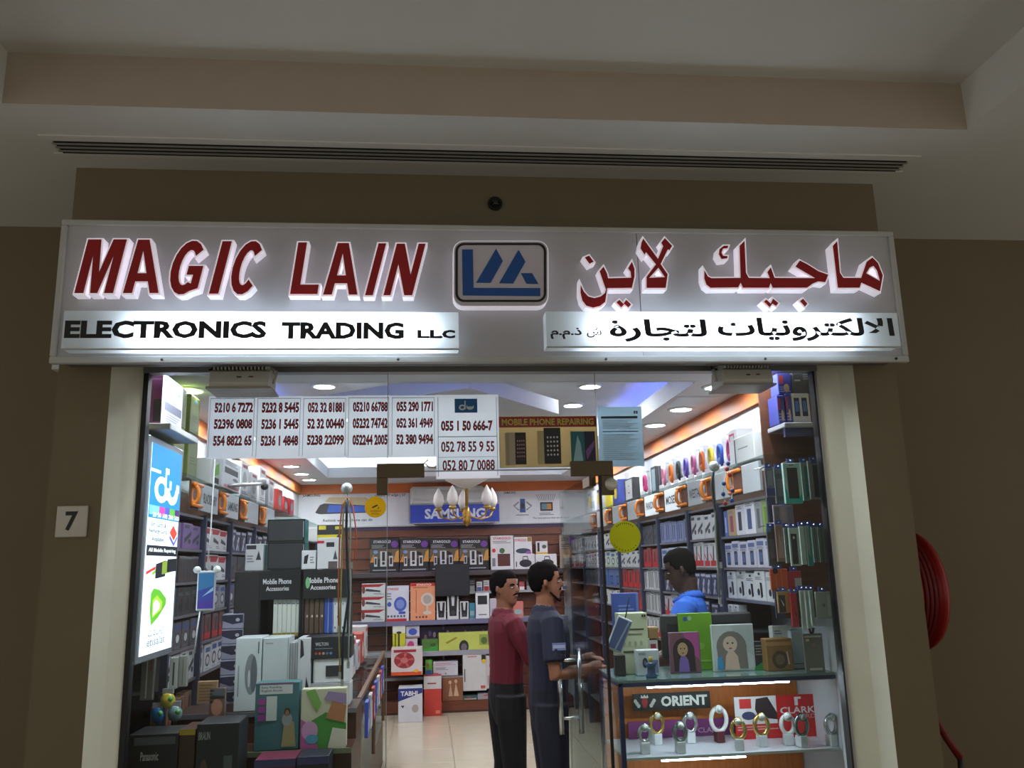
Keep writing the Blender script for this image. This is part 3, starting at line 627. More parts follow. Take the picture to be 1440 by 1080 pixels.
# rows of packets on the wall shelving
GREYT, REDP, NAVY, TEAL = (120, 124, 132), (190, 34, 40), (38, 48, 92), (30, 140, 130)
def packdec(kind):
    if kind == 'phone': return [('r', .28, .1, .72, .62, (44, 46, 58)), ('r', .34, .2, .66, .52, (70, 96, 150)), ('r', .1, .75, .9, .9, (90, 100, 150)), ('l', .1, .64, .9, .73, 2, GREYT)]
    if kind == 'black': return [('p', [(.55, .1), (.75, .15), (.72, .6), (.5, .62)], (28, 28, 30)), ('e', .35, .3, .13, .12, (30, 30, 34)), ('r', .4, .86, .6, .94, (30, 30, 34)), ('l', .1, .7, .8, .82, 3, GREYT)]
    if kind == 'red': return [('p', [(.4, .08), (.62, .08), (.75, .85), (.55, .85)], (52, 46, 52)), ('r', .05, .06, .95, .28, REDP), ('p', [(.05, .5), (.4, .28), (.5, .28), (.05, .62)], REDP), ('l', .1, .86, .9, .96, 2, GREYT)]
    if kind == 'navy': return [('p', [(.2, .1), (.4, .1), (.75, .7), (.55, .75)], (205, 208, 220)), ('r', .1, .84, .9, .95, (190, 196, 210)), ('p', [(.6, .1), (.8, .1), (.4, .6), (.3, .55)], (160, 168, 190))]
    if kind == 'pen': return [('r', .2, .12, .36, .86, (60, 62, 74)), ('r', .58, .12, .72, .86, (60, 62, 74)), ('r', .05, .9, .95, .97, (110, 112, 124))]
    if kind == 'cable': return [('e', .5, .4, .33, .24, (70, 74, 84)), ('e', .5, .4, .22, .15, (205, 207, 212)), ('r', .15, .72, .85, .9, (70, 90, 150)), ('l', .15, .06, .85, .13, 2, GREYT)]
    if kind == 'grey': return [('p', [(.1, .2), (.85, .55), (.85, .7), (.1, .4)], (46, 48, 56)), ('r', .1, .8, .6, .92, (70, 72, 82)), ('e', .65, .3, .16, .1, (60, 62, 70))]
    if kind == 'dryer': return [('p', [(0, .72), (.75, .72), (1, .95), (0, .95)], (165, 36, 46)), ('p', [(.15, .4), (.8, .3), (.8, .42), (.2, .6)], (60, 62, 70)), ('l', .5, .1, .95, .25, 2, GREYT)]
    return []
def row(side, y0, y1, z, n, h, kind, col, what, where, name='packet', depth=.05, setback=.02, gap=.06, cat='packet'):
    F = FR if side > 0 else FL; first = None; step = (y1 - y0) / n
    for i in range(n):
        y = y0 + step * (i + .5); loc = (F + side * (setback + depth / 2 + R.uniform(0, .012)), y, z)
        label = '%s %s, %s' % (['first', 'second', 'third', 'fourth', 'fifth', 'sixth'][i], what, where)
        if first is None: first = prod(name, label, cat, loc, (step * (1 - gap), depth, h), -side * PI / 2, col, packdec(kind), what + ', ' + where)
        else:
            o = dup(first, loc, label=label); o.scale = (1, 1, R.uniform(.93, 1.04))
def bay(side, posts, i, specs):
    for z, n, h, kind, col, what in specs:
        wall = 'right' if side > 0 else 'left'
        tier = {1.83: 'top', 1.65: 'second', 1.475: 'third', 1.30: 'fourth', 1.12: 'fifth', .90: 'sixth'}[z]
        for pl_, sg_ in (('packets', 'packet'), ('boxes', 'box'), ('cases', 'case'), ('covers', 'cover'), ('sleeves', 'sleeve')): what = what.replace(pl_, sg_)
        row(side, posts[i] + .02, posts[i + 1] - .02, z, n, h, kind, col, what, '%s tier, %s bay, %s shelving' % (tier, ordn[i].replace('nearest', 'first'), wall))
LV, LG = (196, 196, 214), (206, 208, 212)
bay(1, postsR, 0, [(1.65, 6, .15, 'phone', LV, 'lilac packets with small phones'), (1.475, 5, .155, 'black', LG, 'white packets with black chargers')])
row(1, 4.84, 5.02, 1.30, 2, .14, 'black', LG, 'white packet with black plug', 'fourth tier, first bay, right shelving')
bay(1, postsR, 1, [(1.83, 4, .155, 'grey', LG, 'grey and white packets'), (1.65, 5, .155, 'red', LG, 'white packets with red bands'), (1.475, 5, .145, 'navy', (52, 62, 100), 'dark blue packets'), (1.30, 4, .14, 'navy', (44, 50, 84), 'navy packets'), (1.12, 4, .14, 'grey', LG, 'grey packets')])
bay(1, postsR, 2, [(1.83, 5, .15, 'pen', (130, 142, 188), 'blue packets with pens'), (1.65, 4, .14, 'cable', (176, 184, 204), 'pale blue cable packets'), (1.475, 4, .14, 'navy', (60, 56, 84), 'plum packets'), (1.30, 4, .15, 'red', (190, 180, 190), 'pinkish packets'), (1.12, 4, .13, 'cable', LG, 'white cable packets')])
bay(1, postsR, 3, [(1.83, 3, .15, 'grey', (70, 72, 78), 'dark grey packets'), (1.65, 4, .15, 'red', (160, 60, 64), 'red and white packets'), (1.475, 5, .16, 'pen', LG, 'white packets with slim dark pens'), (1.30, 6, .16, 'pen', LG, 'tall white packets with dark pens'), (1.12, 5, .15, 'red', LG, 'white packets with red logos')])
bay(1, postsR, 4, [(1.83, 4, .15, 'cable', LG, 'white cable packets'), (1.65, 4, .14, 'grey', LG, 'grey printed packets'), (1.475, 4, .165, 'red', (168, 38, 42), 'red packets'), (1.30, 4, .16, 'red', (150, 44, 48), 'dark red packets'), (1.12, 4, .15, 'pen', LG, 'white pen packets')])
bay(1, postsR, 5, [(1.83, 4, .15, 'grey', LG, 'grey packets'), (1.65, 4, .15, 'cable', (190, 206, 190), 'pale green packets'), (1.475, 3, .16, 'phone', (62, 104, 170), 'blue and green boxes'), (1.30, 3, .14, 'black', LG, 'white packets with dark dots')])
bay(1, postsR, 6, [(1.83, 5, .15, 'black', LG, 'white packets'), (1.65, 5, .15, 'cable', LG, 'white coil packets'), (1.475, 5, .15, 'grey', (90, 92, 100), 'dark packets')])
bay(1, postsR, 7, [(1.83, 5, .15, 'black', LG, 'far white packets'), (1.65, 5, .15, 'red', LG, 'far red banded packets')])
# first bay, top tier: boxes seen one by one
for i, (w, h, c, c2, what) in enumerate(((.06, .15, (70, 104, 190), (180, 190, 220), 'thin blue booklet'), (.13, .155, (176, 150, 110), (150, 70, 90), 'tan card box'), (.13, .175, (214, 214, 226), (46, 50, 62), 'white phone box'), (.15, .185, (222, 222, 232), (60, 80, 130), 'taller white phone box'), (.10, .175, (150, 152, 156), (90, 92, 98), 'grey card box'), (.09, .18, (132, 168, 62), (96, 128, 40), 'lime green box'))):
    y = 5.0 - sum((.06, .13, .13, .15, .10, .09)[:i]) - w / 2 - i * .006
    prod('phone_box', what + ' on the top tier nearest the right glass pane', 'box', (FR + .08, y, 1.83), (w, .1, h), -PI / 2, c, [('r', .3, .15, .7, .75, c2), ('l', .15, .82, .85, .93, 2, GREYT)])
bay(-1, postsL, 0, [(1.83, 3, .14, 'grey', (120, 96, 150), 'purple and white sleeves'), (1.65, 4, .15, 'pen', (70, 60, 60), 'dark tool packets'), (1.475, 4, .15, 'black', (56, 56, 60), 'black cases'), (1.30, 4, .15, 'cable', (90, 86, 90), 'dim cable packets'), (1.12, 4, .16, 'grey', LG, 'grey phone covers'), (.90, 4, .15, 'red', (140, 104, 80), 'tan packets')])
bay(-1, postsL, 1, [(1.83, 3, .14, 'dryer', LG, 'hair tool boxes with red corners'), (1.65, 3, .155, 'dryer', LG, 'hair dryer boxes with red corners'), (1.475, 4, .15, 'cable', (150, 150, 156), 'grey cable packets'), (1.30, 4, .15, 'red', (96, 60, 60), 'maroon packets'), (1.12, 4, .16, 'cable', LG, 'white coil packets')])
bay(-1, postsL, 2, [(1.83, 4, .16, 'navy', (44, 46, 70), 'navy packets with white swoops'), (1.65, 3, .155, 'grey', (60, 60, 66), 'dark packets'), (1.475, 3, .15, 'cable', (70, 64, 80), 'dusky packets'), (1.30, 3, .15, 'grey', (150, 150, 170), 'lilac packets'), (1.12, 3, .15, 'grey', (150, 150, 170), 'lilac packets')])
bay(-1, postsL, 3, [(1.83, 4, .15, 'navy', (44, 46, 60), 'dark packets'), (1.65, 4, .15, 'grey', LG, 'grey packets')])
# striped stacked trays beside the white boxes
for k in range(6):
    z = .98 + k * .082
    prod('striped_packet', 'grey packet with dark curved band, number %s from the bottom of the stack' % ['one', 'two', 'three', 'four', 'five', 'six'][k], 'packet', (atY(326, 900, 5.02).x, 5.08, z), (.112, .12, .08), 0, (150, 150, 172), [('p', [(0, .55), (.5, .3), (1, .4), (1, .95), (0, .9)], (44, 44, 66)), ('e', .75, .6, .1, .12, (180, 180, 196))], group='striped packets in a stack')
sp = tag(B().box(-.06, 0, 0, .06, .14, .98, BROWN).build('stack_plinth', loc=(atY(326, 900, 5.02).x, 5.01, 0)), 'narrow brown plinth under the striped grey packets', 'plinth')
B().box(-.065, -.005, .96, .065, .145, .98, SHELFGREY).build('plinth_top', sp)
# ================================================================ back wall
TP = (58, 44, 78)
bw = empty('slat_board', (0, YB - .034, 0), 0, 'brown slatted display wall across the back of the shop', 'slat wall')
zz = .12; k = 0
while zz < 2.16:
    h = .118
    B().box(XL + .32, 0, zz, XR - .32, .028, zz + h, SLAT, .004).build('plank', bw); zz += h + .012
B().box(XL + .3, -.01, 2.16, XR - .3, .03, 2.205, M(TP, .5)).build('top_band', bw)
B().box(XL + .3, -.03, 2.205, XR - .3, .03, 2.22, M((196, 196, 200), .4)).build('ledge', bw)
kb = tag(B().box(XL + .3, -.30, .006, XR - .3, -.002, .14, SLAT, .004).build('kick_board', loc=(0, YB - .034, 0)), 'low brown kick board running along the foot of the back wall', 'kick board'); B().box(XL + .3, -.304, .006, XR - .3, -.30, .03, M((70, 40, 28), .5)).build('toe_strip', kb)
YK = YB - .32
def bshelf(z, d, band, label):
    o = empty('display_shelf', (.2, YB - .03, z), 0, label, 'shelf')
    B().box(XL + .3 - .2, -d, -.02, XR - .33 - .2, 0, 0, M((170, 170, 178), .4)).build('board', o); B().box(XL + .3 - .2, -d - .006, -.055, XR - .33 - .2, -d, -.001, M(band, .5)).build('price_rail', o)
    for x in (-1.2, 0, 1.2): B().prism([(x - .01, -.02), (x + .01, -.02), (x + .01, -.12), (x - .01, -.12)], -d * .6, 0, M((90, 90, 96), .4)).build('bracket', o)
    return o
bshelf(1.64, .2, (70, 60, 66), 'narrow shelf carrying black speaker boxes on the back wall')
bshelf(1.07, .30, (110, 108, 140), 'purple fronted shelf with fan boxes and speakers at the back')
bshelf(.71, .30, (150, 150, 160), 'grey shelf carrying the picture of a green bus')
YP = YB - .012
sheet('phone_poster', 'white poster with a gold and a blue phone on the back wall', (414, 689, 575, 743), (226, 229, 236), [('t', 'SAMSUNG', .07, .84, .22, .91, (30, 30, 40)), ('t', 'Galaxy S7 edge | S7', .70, .80, .97, .88, (60, 60, 70)), ('p', [(.26, .70), (.30, .82), (.62, .80), (.70, .62), (.66, .54)], (196, 176, 140)), ('p', [(.18, .42), (.22, .62), (.26, .66), (.66, .58), (.66, .40), (.22, .38)], (30, 32, 40)), ('p', [(.28, .42), (.30, .62), (.64, .57), (.64, .42)], (50, 92, 190)), ('t', 'Rethink what a phone can do', .25, .16, .68, .25, (60, 60, 66))], Y=YP)
o = sheet('tablet_poster', 'white poster with an eye shaped phone and tablet drawing', (702, 684, 838, 737), (226, 229, 236), [('t', 'SAMSUNG', .05, .82, .17, .88, (60, 60, 70)), ('p', [(.21, .32), (.27, .32), (.265, .68), (.215, .68)], (46, 84, 150)), ('e', .24, .5, .018, .08, (20, 24, 40)), ('p', [(.14, .5), (.2, .62), (.205, .58), (.16, .48), (.205, .4), (.2, .36)], (140, 146, 156)), ('p', [(.34, .5), (.28, .62), (.275, .58), (.32, .48), (.275, .4), (.28, .36)], (140, 146, 156)), ('r', .42, .35, .55, .58, (26, 26, 30)), ('r', .435, .39, .49, .54, (90, 130, 150)), ('r', .49, .39, .535, .54, (206, 140, 60)), ('t', 'The smartphone that can do more', .34, .13, .72, .19, (60, 60, 66)), ('l', .17, .23, .30, .28, 1, GREYT), ('l', .41, .23, .56, .31, 2, GREYT)] + [('p', [(.42 + .014 * i + (i - 5) * .002, .62), (.424 + .014 * i + (i - 5) * .002, .62), (.424 + .014 * i + (i - 5) * .008, .8), (.42 + .014 * i + (i - 5) * .008, .8)], (60, 60, 70)) for i in range(10)], Y=YP)
a, c = atY(577, 700, YB), atY(680, 700, YB)
ac = empty('air_conditioner', ((a.x + c.x) / 2, YB, 2.42), 0, 'white split air conditioner above the blue banner', 'air conditioner'); w = c.x - a.x
B().box(-w / 2, -.2, .03, w / 2, 0, .27, M((214, 214, 208), .4), .03).build('casing', ac); B().box(-w / 2 + .04, -.204, .1, w / 2 - .04, -.198, .22, M((196, 198, 194), .35)).build('front_panel', ac); B().box(-w / 2 + .05, -.19, .0, w / 2 - .05, -.06, .035, M((40, 42, 46), .6)).build('outlet', ac); B().box(-w / 2 + .05, -.21, .015, w / 2 - .05, -.19, .03, M((150, 152, 152), .4)).build('louvre', ac)
a, c = atY(577, 724, YB - .26), atY(702, 724, YB - .26); zb, zt = 2.222, atY(640, 711, YB - .26).z
o = prod('brand_banner', 'blue banner board lettered SAMSUNG in white on the back ledge', 'sign', ((a.x + c.x) / 2, YB - .245, 2.235), (c.x - a.x, .05, zt - zb), 0, (36, 62, 170), [('t', 'SAMSUNG', .16, .2, .84, .78, (214, 220, 235), .035)])
B().box(-.5, -.02, -.015, .5, .21, 0, M((150, 150, 156), .4)).build('foot', o)
# black speaker boxes
spk = [('t', 'STARGOLD', .12, .86, .72, .94, (214, 214, 220), .025), ('l', .06, .70, .55, .82, 3, (150, 150, 156)), ('e', .85, .82, .12, .1, (110, 56, 150)), ('r', 0, .40, 1, .68, (96, 84, 66)), ('p', [(0, .3), (.14, .55), (.14, .3)], (210, 130, 50)), ('p', [(.8, .3), (.9, .6), (1, .66), (1, .3)], (196, 140, 70)), ('e', .2, .6, .08, .05, (120, 150, 200)), ('r', .36, .18, .58, .62, (206, 206, 212)), ('r', .42, .34, .52, .6, (30, 30, 36)), ('e', .47, .27, .05, .045, (26, 26, 30)), ('p', [(.58, .62), (.76, .56), (.74, .48), (.58, .5)], (26, 26, 30)), ('r', .15, .18, .26, .46, (200, 200, 206)), ('r', .175, .24, .235, .42, (30, 30, 36)), ('r', .66, .18, .8, .48, (200, 200, 206)), ('r', .69, .24, .77, .43, (30, 30, 36)), ('r', 0, 0, 1, .16, (24, 24, 30)), ('l', .1, .04, .9, .11, 1, (150, 150, 160))]
for i, (x0, x1) in enumerate(((520, 561), (562, 603), (604, 645), (646, 687))):
    fb('speaker_box', 'black speaker box with silver tower picture, %s from left on the slat wall' % ['first', 'second', 'third', 'fourth'][i], 'box', (x0, 757, x1, 803), YB - .2, .12, (30, 28, 32), spk, z=1.642, group='black speaker boxes on the back wall')
wh = (216, 216, 220)
fb('radio_box', 'white box with red lettering and brown cabinet picture', 'box', (690, 753, 722, 796), YB - .2, .12, wh, [('t', 'STARGOLD', .12, .88, .9, .95, REDP, .03), ('l', .1, .76, .9, .85, 2, GREYT), ('r', .3, .1, .85, .46, (86, 40, 34)), ('e', .5, .55, .12, .08, (60, 96, 60)), ('e', .14, .56, .08, .06, REDP), ('r', .06, .1, .2, .34, (120, 120, 140))], z=1.642)
for i, (x0, x1) in enumerate(((723, 752), (753, 783))): fb('stereo_box', 'white box with a black portable stereo picture, %s of the pair' % ['left', 'right'][i], 'box', (x0, 779, x1, 798), YB - .21, .12, wh, [('e', .55, .38, .3, .26, (40, 40, 46)), ('p', [(.4, .62), (.44, .86), (.66, .86), (.7, .62), (.66, .62), (.63, .8), (.46, .8), (.44, .62)], (60, 60, 66)), ('r', .08, .15, .13, .5, (60, 60, 66))], z=1.642, group='portable stereo boxes')
fb('player_box', 'white box with red title and dark player picture above the stereo boxes', 'box', (723, 755, 748, 778), YB - .2, .1, wh, [('t', 'STARGOLD', .05, .76, .7, .9, REDP, .03), ('r', .75, .75, .98, .98, (150, 120, 60)), ('e', .5, .25, .42, .14, (46, 60, 84)), ('e', .8, .14, .16, .1, (150, 80, 160))], z=1.642 + .165)
fb('bulb_box', 'small white and amber box on the slat wall behind the officer', 'box', (754, 761, 770, 778), YB - .2, .06, wh, [('r', .1, .25, .3, .9, BLACK), ('e', .7, .6, .2, .14, (90, 90, 90)), ('r', 0, 0, 1, .2, (220, 170, 50))], z=1.642 + .165)
fb('poster_card', 'grey patterned card on the slat wall seen through the open door', 'card', (787, 752, 813, 797), YB - .2, .03, (150, 132, 120), [('t', 'STAR', .1, .8, .7, .92, (70, 50, 50), .02), ('l', .1, .55, .9, .75, 3, (90, 70, 70)), ('r', .2, .1, .5, .4, (196, 190, 190)), ('r', .6, .1, .8, .4, (60, 50, 60))], z=1.642)
# television and row of small boxes
tv = fb('television', 'small black flat television standing before the slat wall', 'television', (612, 793, 660, 829), YB - .36, .03, (24, 26, 30), [('r', .03, .06, .97, .96, (30, 32, 38))], z=1.345); B().box(-.05, .014, .1, .05, .305, .16, M(BLACK)).build('wall_arm', tv)
NW = ['first', 'second', 'third', 'fourth', 'fifth', 'sixth', 'seventh', 'eighth', 'ninth', 'tenth', 'eleventh', 'twelfth', 'thirteenth', 'fourteenth', 'fifteenth', 'sixteenth']
rack = tag(B().box(-.75, 0, 0, .75, .14, .012, M((90, 60, 46), .5)).build('small_shelf', loc=(.9, YB - .176, 1.36)), 'thin brown shelf of small boxes behind the two standing men', 'shelf'); B().box(-.75, -.004, .0, .75, 0, .03, M((150, 150, 156), .4)).build('lip', rack)
for i in range(16):
    x = 640 + i * 10; cc = [(206, 206, 210), (180, 50, 50), (60, 60, 66), (210, 210, 214)][i % 4]
    fb('small_box', 'tiny %s box, %s from the left on the thin brown shelf' % (['white', 'red', 'black', 'pale'][i % 4], NW[i]), 'box', (x, 818 - (i % 3) * 2, x + 8, 832), YB - .16, .06, cc, [('r', .1, .1, .9, .5, [(170, 40, 40), (226, 226, 226), (150, 150, 150), (70, 90, 140)][i % 4]), ('l', .1, .6, .9, .9, 2, GREYT)], z=1.372)
# big shelf row
for k in range(3): prod('dryer_box', 'white hair dryer box with red corner, %s of the back stack' % ['lowest', 'middle one', 'top one'][k], 'box', (atY(525, 840, YB - .33).x, YB - .23, 1.071 + k * .15), (.28, .2, .147), 0, wh, packdec('dryer') + [('e', .08, .5, .07, .3, (120, 60, 50))], group='hair dryer boxes at the back')
fb('fan_box', 'white and blue box with a round blue fan picture', 'box', (543, 824, 575, 870), YB - .33, .2, (208, 212, 226), [('t', 'STARGOLD', .08, .88, .55, .95, REDP, .03), ('e', .62, .48, .28, .21, (70, 92, 176)), ('e', .62, .48, .18, .13, (120, 140, 204)), ('r', .55, .2, .85, .27, (60, 80, 170)), ('e', .14, .48, .09, .07, (50, 80, 160)), ('l', .05, .6, .25, .82, 3, GREYT), ('r', 0, 0, .9, .07, REDP)] + [('e', .1 + .14 * i, .14, .045, .035, (90, 90, 110)) for i in range(6)], z=1.07)
fb('fan_box', 'orange box with a white table fan picture', 'box', (577, 820, 612, 870), YB - .33, .2, (222, 150, 112), [('r', 0, .92, 1, 1, (196, 40, 36)), ('t', 'STARGOLD', .25, .93, .85, .985, (240, 230, 220), .03), ('l', .1, .86, .7, .9, 1, (150, 70, 40)), ('e', .68, .56, .26, .18, (206, 196, 186)), ('e', .68, .56, .17, .12, (170, 160, 154)), ('r', .64, .22, .72, .4, (200, 192, 184)), ('e', .68, .2, .18, .05, (206, 196, 186)), ('r', .22, .2, .25, .82, (176, 100, 70))] + [('e', .25 + .13 * i, .09, .04, .03, (120, 60, 40)) for i in range(4)], z=1.07)
for i, (x0, x1, y0) in enumerate(((614, 627, 846), (629, 645, 833), (647, 659, 846))):
    o = fb('speaker', ['small silver speaker left of the tower speaker', 'tall silver tower speaker with black fork shape', 'small silver speaker right of the tower speaker'][i], 'speaker', (x0, y0, x1, 870), YB - .32, .12, (206, 208, 212), [('p', [(.2, .12), (.8, .12), (.9, .95), (.66, .95), (.6, .5), (.4, .5), (.34, .95), (.1, .95)], (28, 28, 32)), ('e', .5, .24, .2, .1, (60, 60, 66))], z=1.07)
for i, (x0, x1, y0, c1, what) in enumerate(((660, 668, 848, (60, 130, 150), 'teal carton beside the speakers'), (669, 688, 834, (222, 222, 226), 'white camera box with black camera picture'), (689, 704, 842, (196, 190, 206), 'lilac carton behind the man in maroon'), (706, 720, 846, (206, 206, 210), 'pale carton behind the maroon shoulder'), (722, 736, 846, (206, 120, 110), 'reddish carton between the two men'))):
    fb('carton', what, 'box', (x0, y0, x1, 870), YB - .31, .14, c1, [('r', .15, .55, .85, .9, (40, 40, 46)) if i == 1 else ('r', .15, .2, .85, .5, (150, 170, 180)), ('l', .2, .1, .8, .2, 1, GREYT)], z=1.07)
# poster strip with bus on the middle shelf
fb('bus_box', 'long lime green box printed as a bus with a big wheel', 'box', (617, 889, 692, 916), YB - .325, .1, (188, 198, 96), [('e', .47, .2, .09, .36, (40, 38, 44)), ('e', .47, .16, .055, .22, (110, 100, 110)), ('p', [(.12, .45), (.32, .75), (.36, .7), (.16, .38)], (150, 140, 40)), ('r', .76, .25, .97, .85, (140, 160, 70)), ('e', .85, .5, .06, .2, (84, 104, 44))], z=.71)
fb('crowd_picture', 'dark violet picture board with a crowd of small figures', 'picture', (590, 880, 694, 916), YB - .18, .02, TP, [('e', .08 + .06 * i, .55 + .05 * ((i * 7) % 4), .02, .12, [(150, 120, 110), (110, 96, 130), (170, 150, 150)][i % 3]) for i in range(15)], z=.71)
fb('green_box', 'dark green box beside the lime green bus box', 'box', (593, 899, 616, 916), YB - .31, .1, (78, 118, 50), [('p', [(0, 0), (1, 0), (1, .5), (0, .1)], (60, 150, 60)), ('t', 'XIS', .5, .4, .85, .65, (20, 30, 20), .03)], z=.71)
fb('clock_box', 'white carton with blue clock picture under the fan boxes', 'box', (571, 880, 590, 897), YB - .31, .1, (196, 198, 214), [('e', .5, .5, .32, .28, (60, 84, 180)), ('r', 0, 0, 1, .14, (150, 120, 110))], z=.71 + .16)
fb('pink_box', 'white carton with a pink round picture', 'box', (570, 898, 587, 916), YB - .31, .1, (206, 200, 210), [('e', .45, .5, .28, .32, (190, 60, 120))], z=.71)
fb('knife_pack', 'yellow pack holding two black handled tools', 'packet', (552, 880, 570, 915), YB - .33, .04, (196, 196, 50), [('r', .0, .72, 1, 1, (220, 220, 210)), ('r', .18, .0, .26, .7, (40, 40, 30)), ('r', .44, .0, .56, .7, (40, 40, 30)), ('e', .5, .74, .2, .05, (40, 40, 30))], z=.71)
# floor level cartons
ZF = .006
fb('heater_box', 'white box with a big red fan grille and orange base', 'box', (550, 912, 594, 968), YB - .70, .3, (206, 198, 196), [('e', .42, .56, .33, .3, (150, 44, 50)), ('e', .42, .56, .12, .11, (196, 120, 120)), ('r', .08, .86, .8, .96, (150, 40, 50)), ('r', 0, 0, .98, .13, (206, 78, 40)), ('e', .8, .16, .08, .06, (220, 170, 50))] + [('p', [(.42, .56), (.42 + .3 * math.cos(a), .56 + .27 * math.sin(a)), (.42 + .3 * math.cos(a + .35), .56 + .27 * math.sin(a + .35))], (190, 90, 90)) for a in (0, 1.26, 2.5, 3.77, 5.0)], z=.49)
fb('kettle_box', 'white box with a blue band and kettle picture on the floor', 'box', (560, 968, 594, 1016), None, .3, (204, 206, 214), [('p', [(0, .62), (1, .86), (1, 1), (0, 1)], (40, 56, 128)), ('t', 'TABHI', .1, .78, .8, .92, (226, 226, 230), .03), ('e', .7, .4, .14, .12, (170, 160, 150)), ('p', [(.1, .5), (.25, .5), (.2, .42)], (50, 50, 60))], z=ZF)
fb('red_box', 'red box with a white top stripe standing on the floor', 'box', (596, 951, 621, 1007), None, .25, (192, 62, 52), [('r', 0, .68, 1, 1, (210, 206, 206)), ('l', .2, .78, .7, .86, 1, (150, 80, 80)), ('r', .66, .06, .9, .14, (220, 130, 110))], z=ZF)
fb('carton', 'white carton with magenta corner under the grey shelf', 'box', (609, 930, 644, 952), YB - .3, .2, (200, 200, 210), [('l', .1, .72, .9, .92, 3, (190, 130, 150)), ('r', .02, .02, .2, .2, (150, 40, 110)), ('l', .1, .4, .6, .6, 3, GREYT), ('r', .48, .1, .53, .2, (70, 120, 60))], z=.42)
fb('carton', 'brown carton with pale figures beneath the white carton', 'box', (622, 953, 651, 988), YB - .34, .2, (130, 84, 58), [('p', [(.3, .2), (.4, .75), (.5, .2)], (190, 160, 130)), ('p', [(.55, .2), (.66, .78), (.8, .2)], (196, 170, 140)), ('e', .38, .8, .07, .08, (196, 170, 140)), ('e', .66, .84, .07, .08, (196, 170, 140))], z=.14)
fb('carton', 'tall white carton with a yellow ribbon mark near the maroon man', 'box', (651, 920, 684, 977), YB - .33, .2, (206, 206, 206), [('l', .2, .9, .6, .97, 1, (190, 120, 120)), ('r', .06, .25, .1, .6, (50, 50, 56)), ('r', .8, .8, .98, .98, (40, 40, 30)), ('e', .9, .8, .1, .06, (220, 180, 40)), ('r', .75, .06, .95, .14, (190, 90, 80))], z=.24)
for x0, x1, y0, y1, z_, c_, lb in ((598, 608, 928, 950, .42, (90, 160, 60), 'green and blue small carton left of the white one'), (684, 700, 922, 970, .26, (196, 190, 190), 'pale carton with red flower beside the maroon man'), (651, 672, 978, 990, .14, (46, 80, 80), 'low dark teal carton on the kick board'), (672, 703, 975, 990, .14, (150, 148, 156), 'low grey carton on the kick board')):
    fb('carton', lb, 'box', (x0, y0, x1, y1), YB - .34, .2, c_, [('r', .1, .1, .9, .4, (60, 90, 160) if c_[0] == 90 else (170, 150, 150)), ('e', .4, .7, .14, .1, (190, 60, 70))], z=z_)
lo = tag(B().box(-.6, -.27, .395, 1.05, -.002, .415, M((110, 108, 112), .4)).build('lower_shelf', loc=(0, YB - .034, 0)), 'short grey shelf holding the white carton near the floor', 'shelf'); B().box(-.6, -.274, .385, 1.05, -.27, .415, M((140, 138, 144), .4)).build('front_lip', lo)
# chandelier
ch = empty('chandelier', (.40, 8.5, ZC + .03), 0, 'brass chandelier with frosted flame bulbs hanging before the blue banner', 'chandelier')
BR, FROST = M((176, 140, 66), .3, .8), M((226, 224, 218), .5)
B().lathe([(.001, -.33), (.06, -.31), (.16, -.24), (.22, -.14), (.23, -.12), (.22, -.12), (.15, -.22), (.001, -.3)], FROST, 24).build('bowl', ch)
B().lathe([(.235, -.125), (.25, -.11), (.24, -.095), (.225, -.10)], BR, 24, closed=True).build('bowl_rim', ch)
for k in range(5):
    a = 2 * PI * k / 5 + .4; cx, cy = math.cos(a), math.sin(a)
    B().tube([(cx * .03, cy * .03, -.60), (cx * .12, cy * .12, -.63), (cx * .2, cy * .2, -.60), (cx * .22, cy * .22, -.54)], .008, BR, 6).build('arm', ch)
    B().lathe([(.02, -.54), (.03, -.52), (.02, -.51)], BR, 10, (cx * .22, cy * .22, 0)).build('candle_cup', ch)
    B().lathe([(.022, -.51), (.042, -.45), (.036, -.39), (.016, -.34), (.002, -.31)], FROST, 10, (cx * .22, cy * .22, 0)).build('flame_bulb', ch)
    B().tube([(cx * .2, cy * .2, -.11), (cx * .29, cy * .29, -.10), (cx * .33, cy * .33, -.05), (cx * .3, cy * .3, -.02)], .007, BR, 6).build('scroll', ch)
ch.scale = (1.3, 1.3, 1)
B().tube([(0, 0, ZR - ZC - .03), (0, 0, -.66)], .012, BR, 8).build('stem', ch); B().lathe([(.001, -.70), (.02, -.68), (.035, -.64), (.02, -.6), (.03, -.57), (.012, -.5)], BR, 12).build('hub', ch); B().lathe([(.06, ZR - ZC - .05), (.06, ZR - ZC - .03)], BR, 14).build('ceiling_rose', ch)

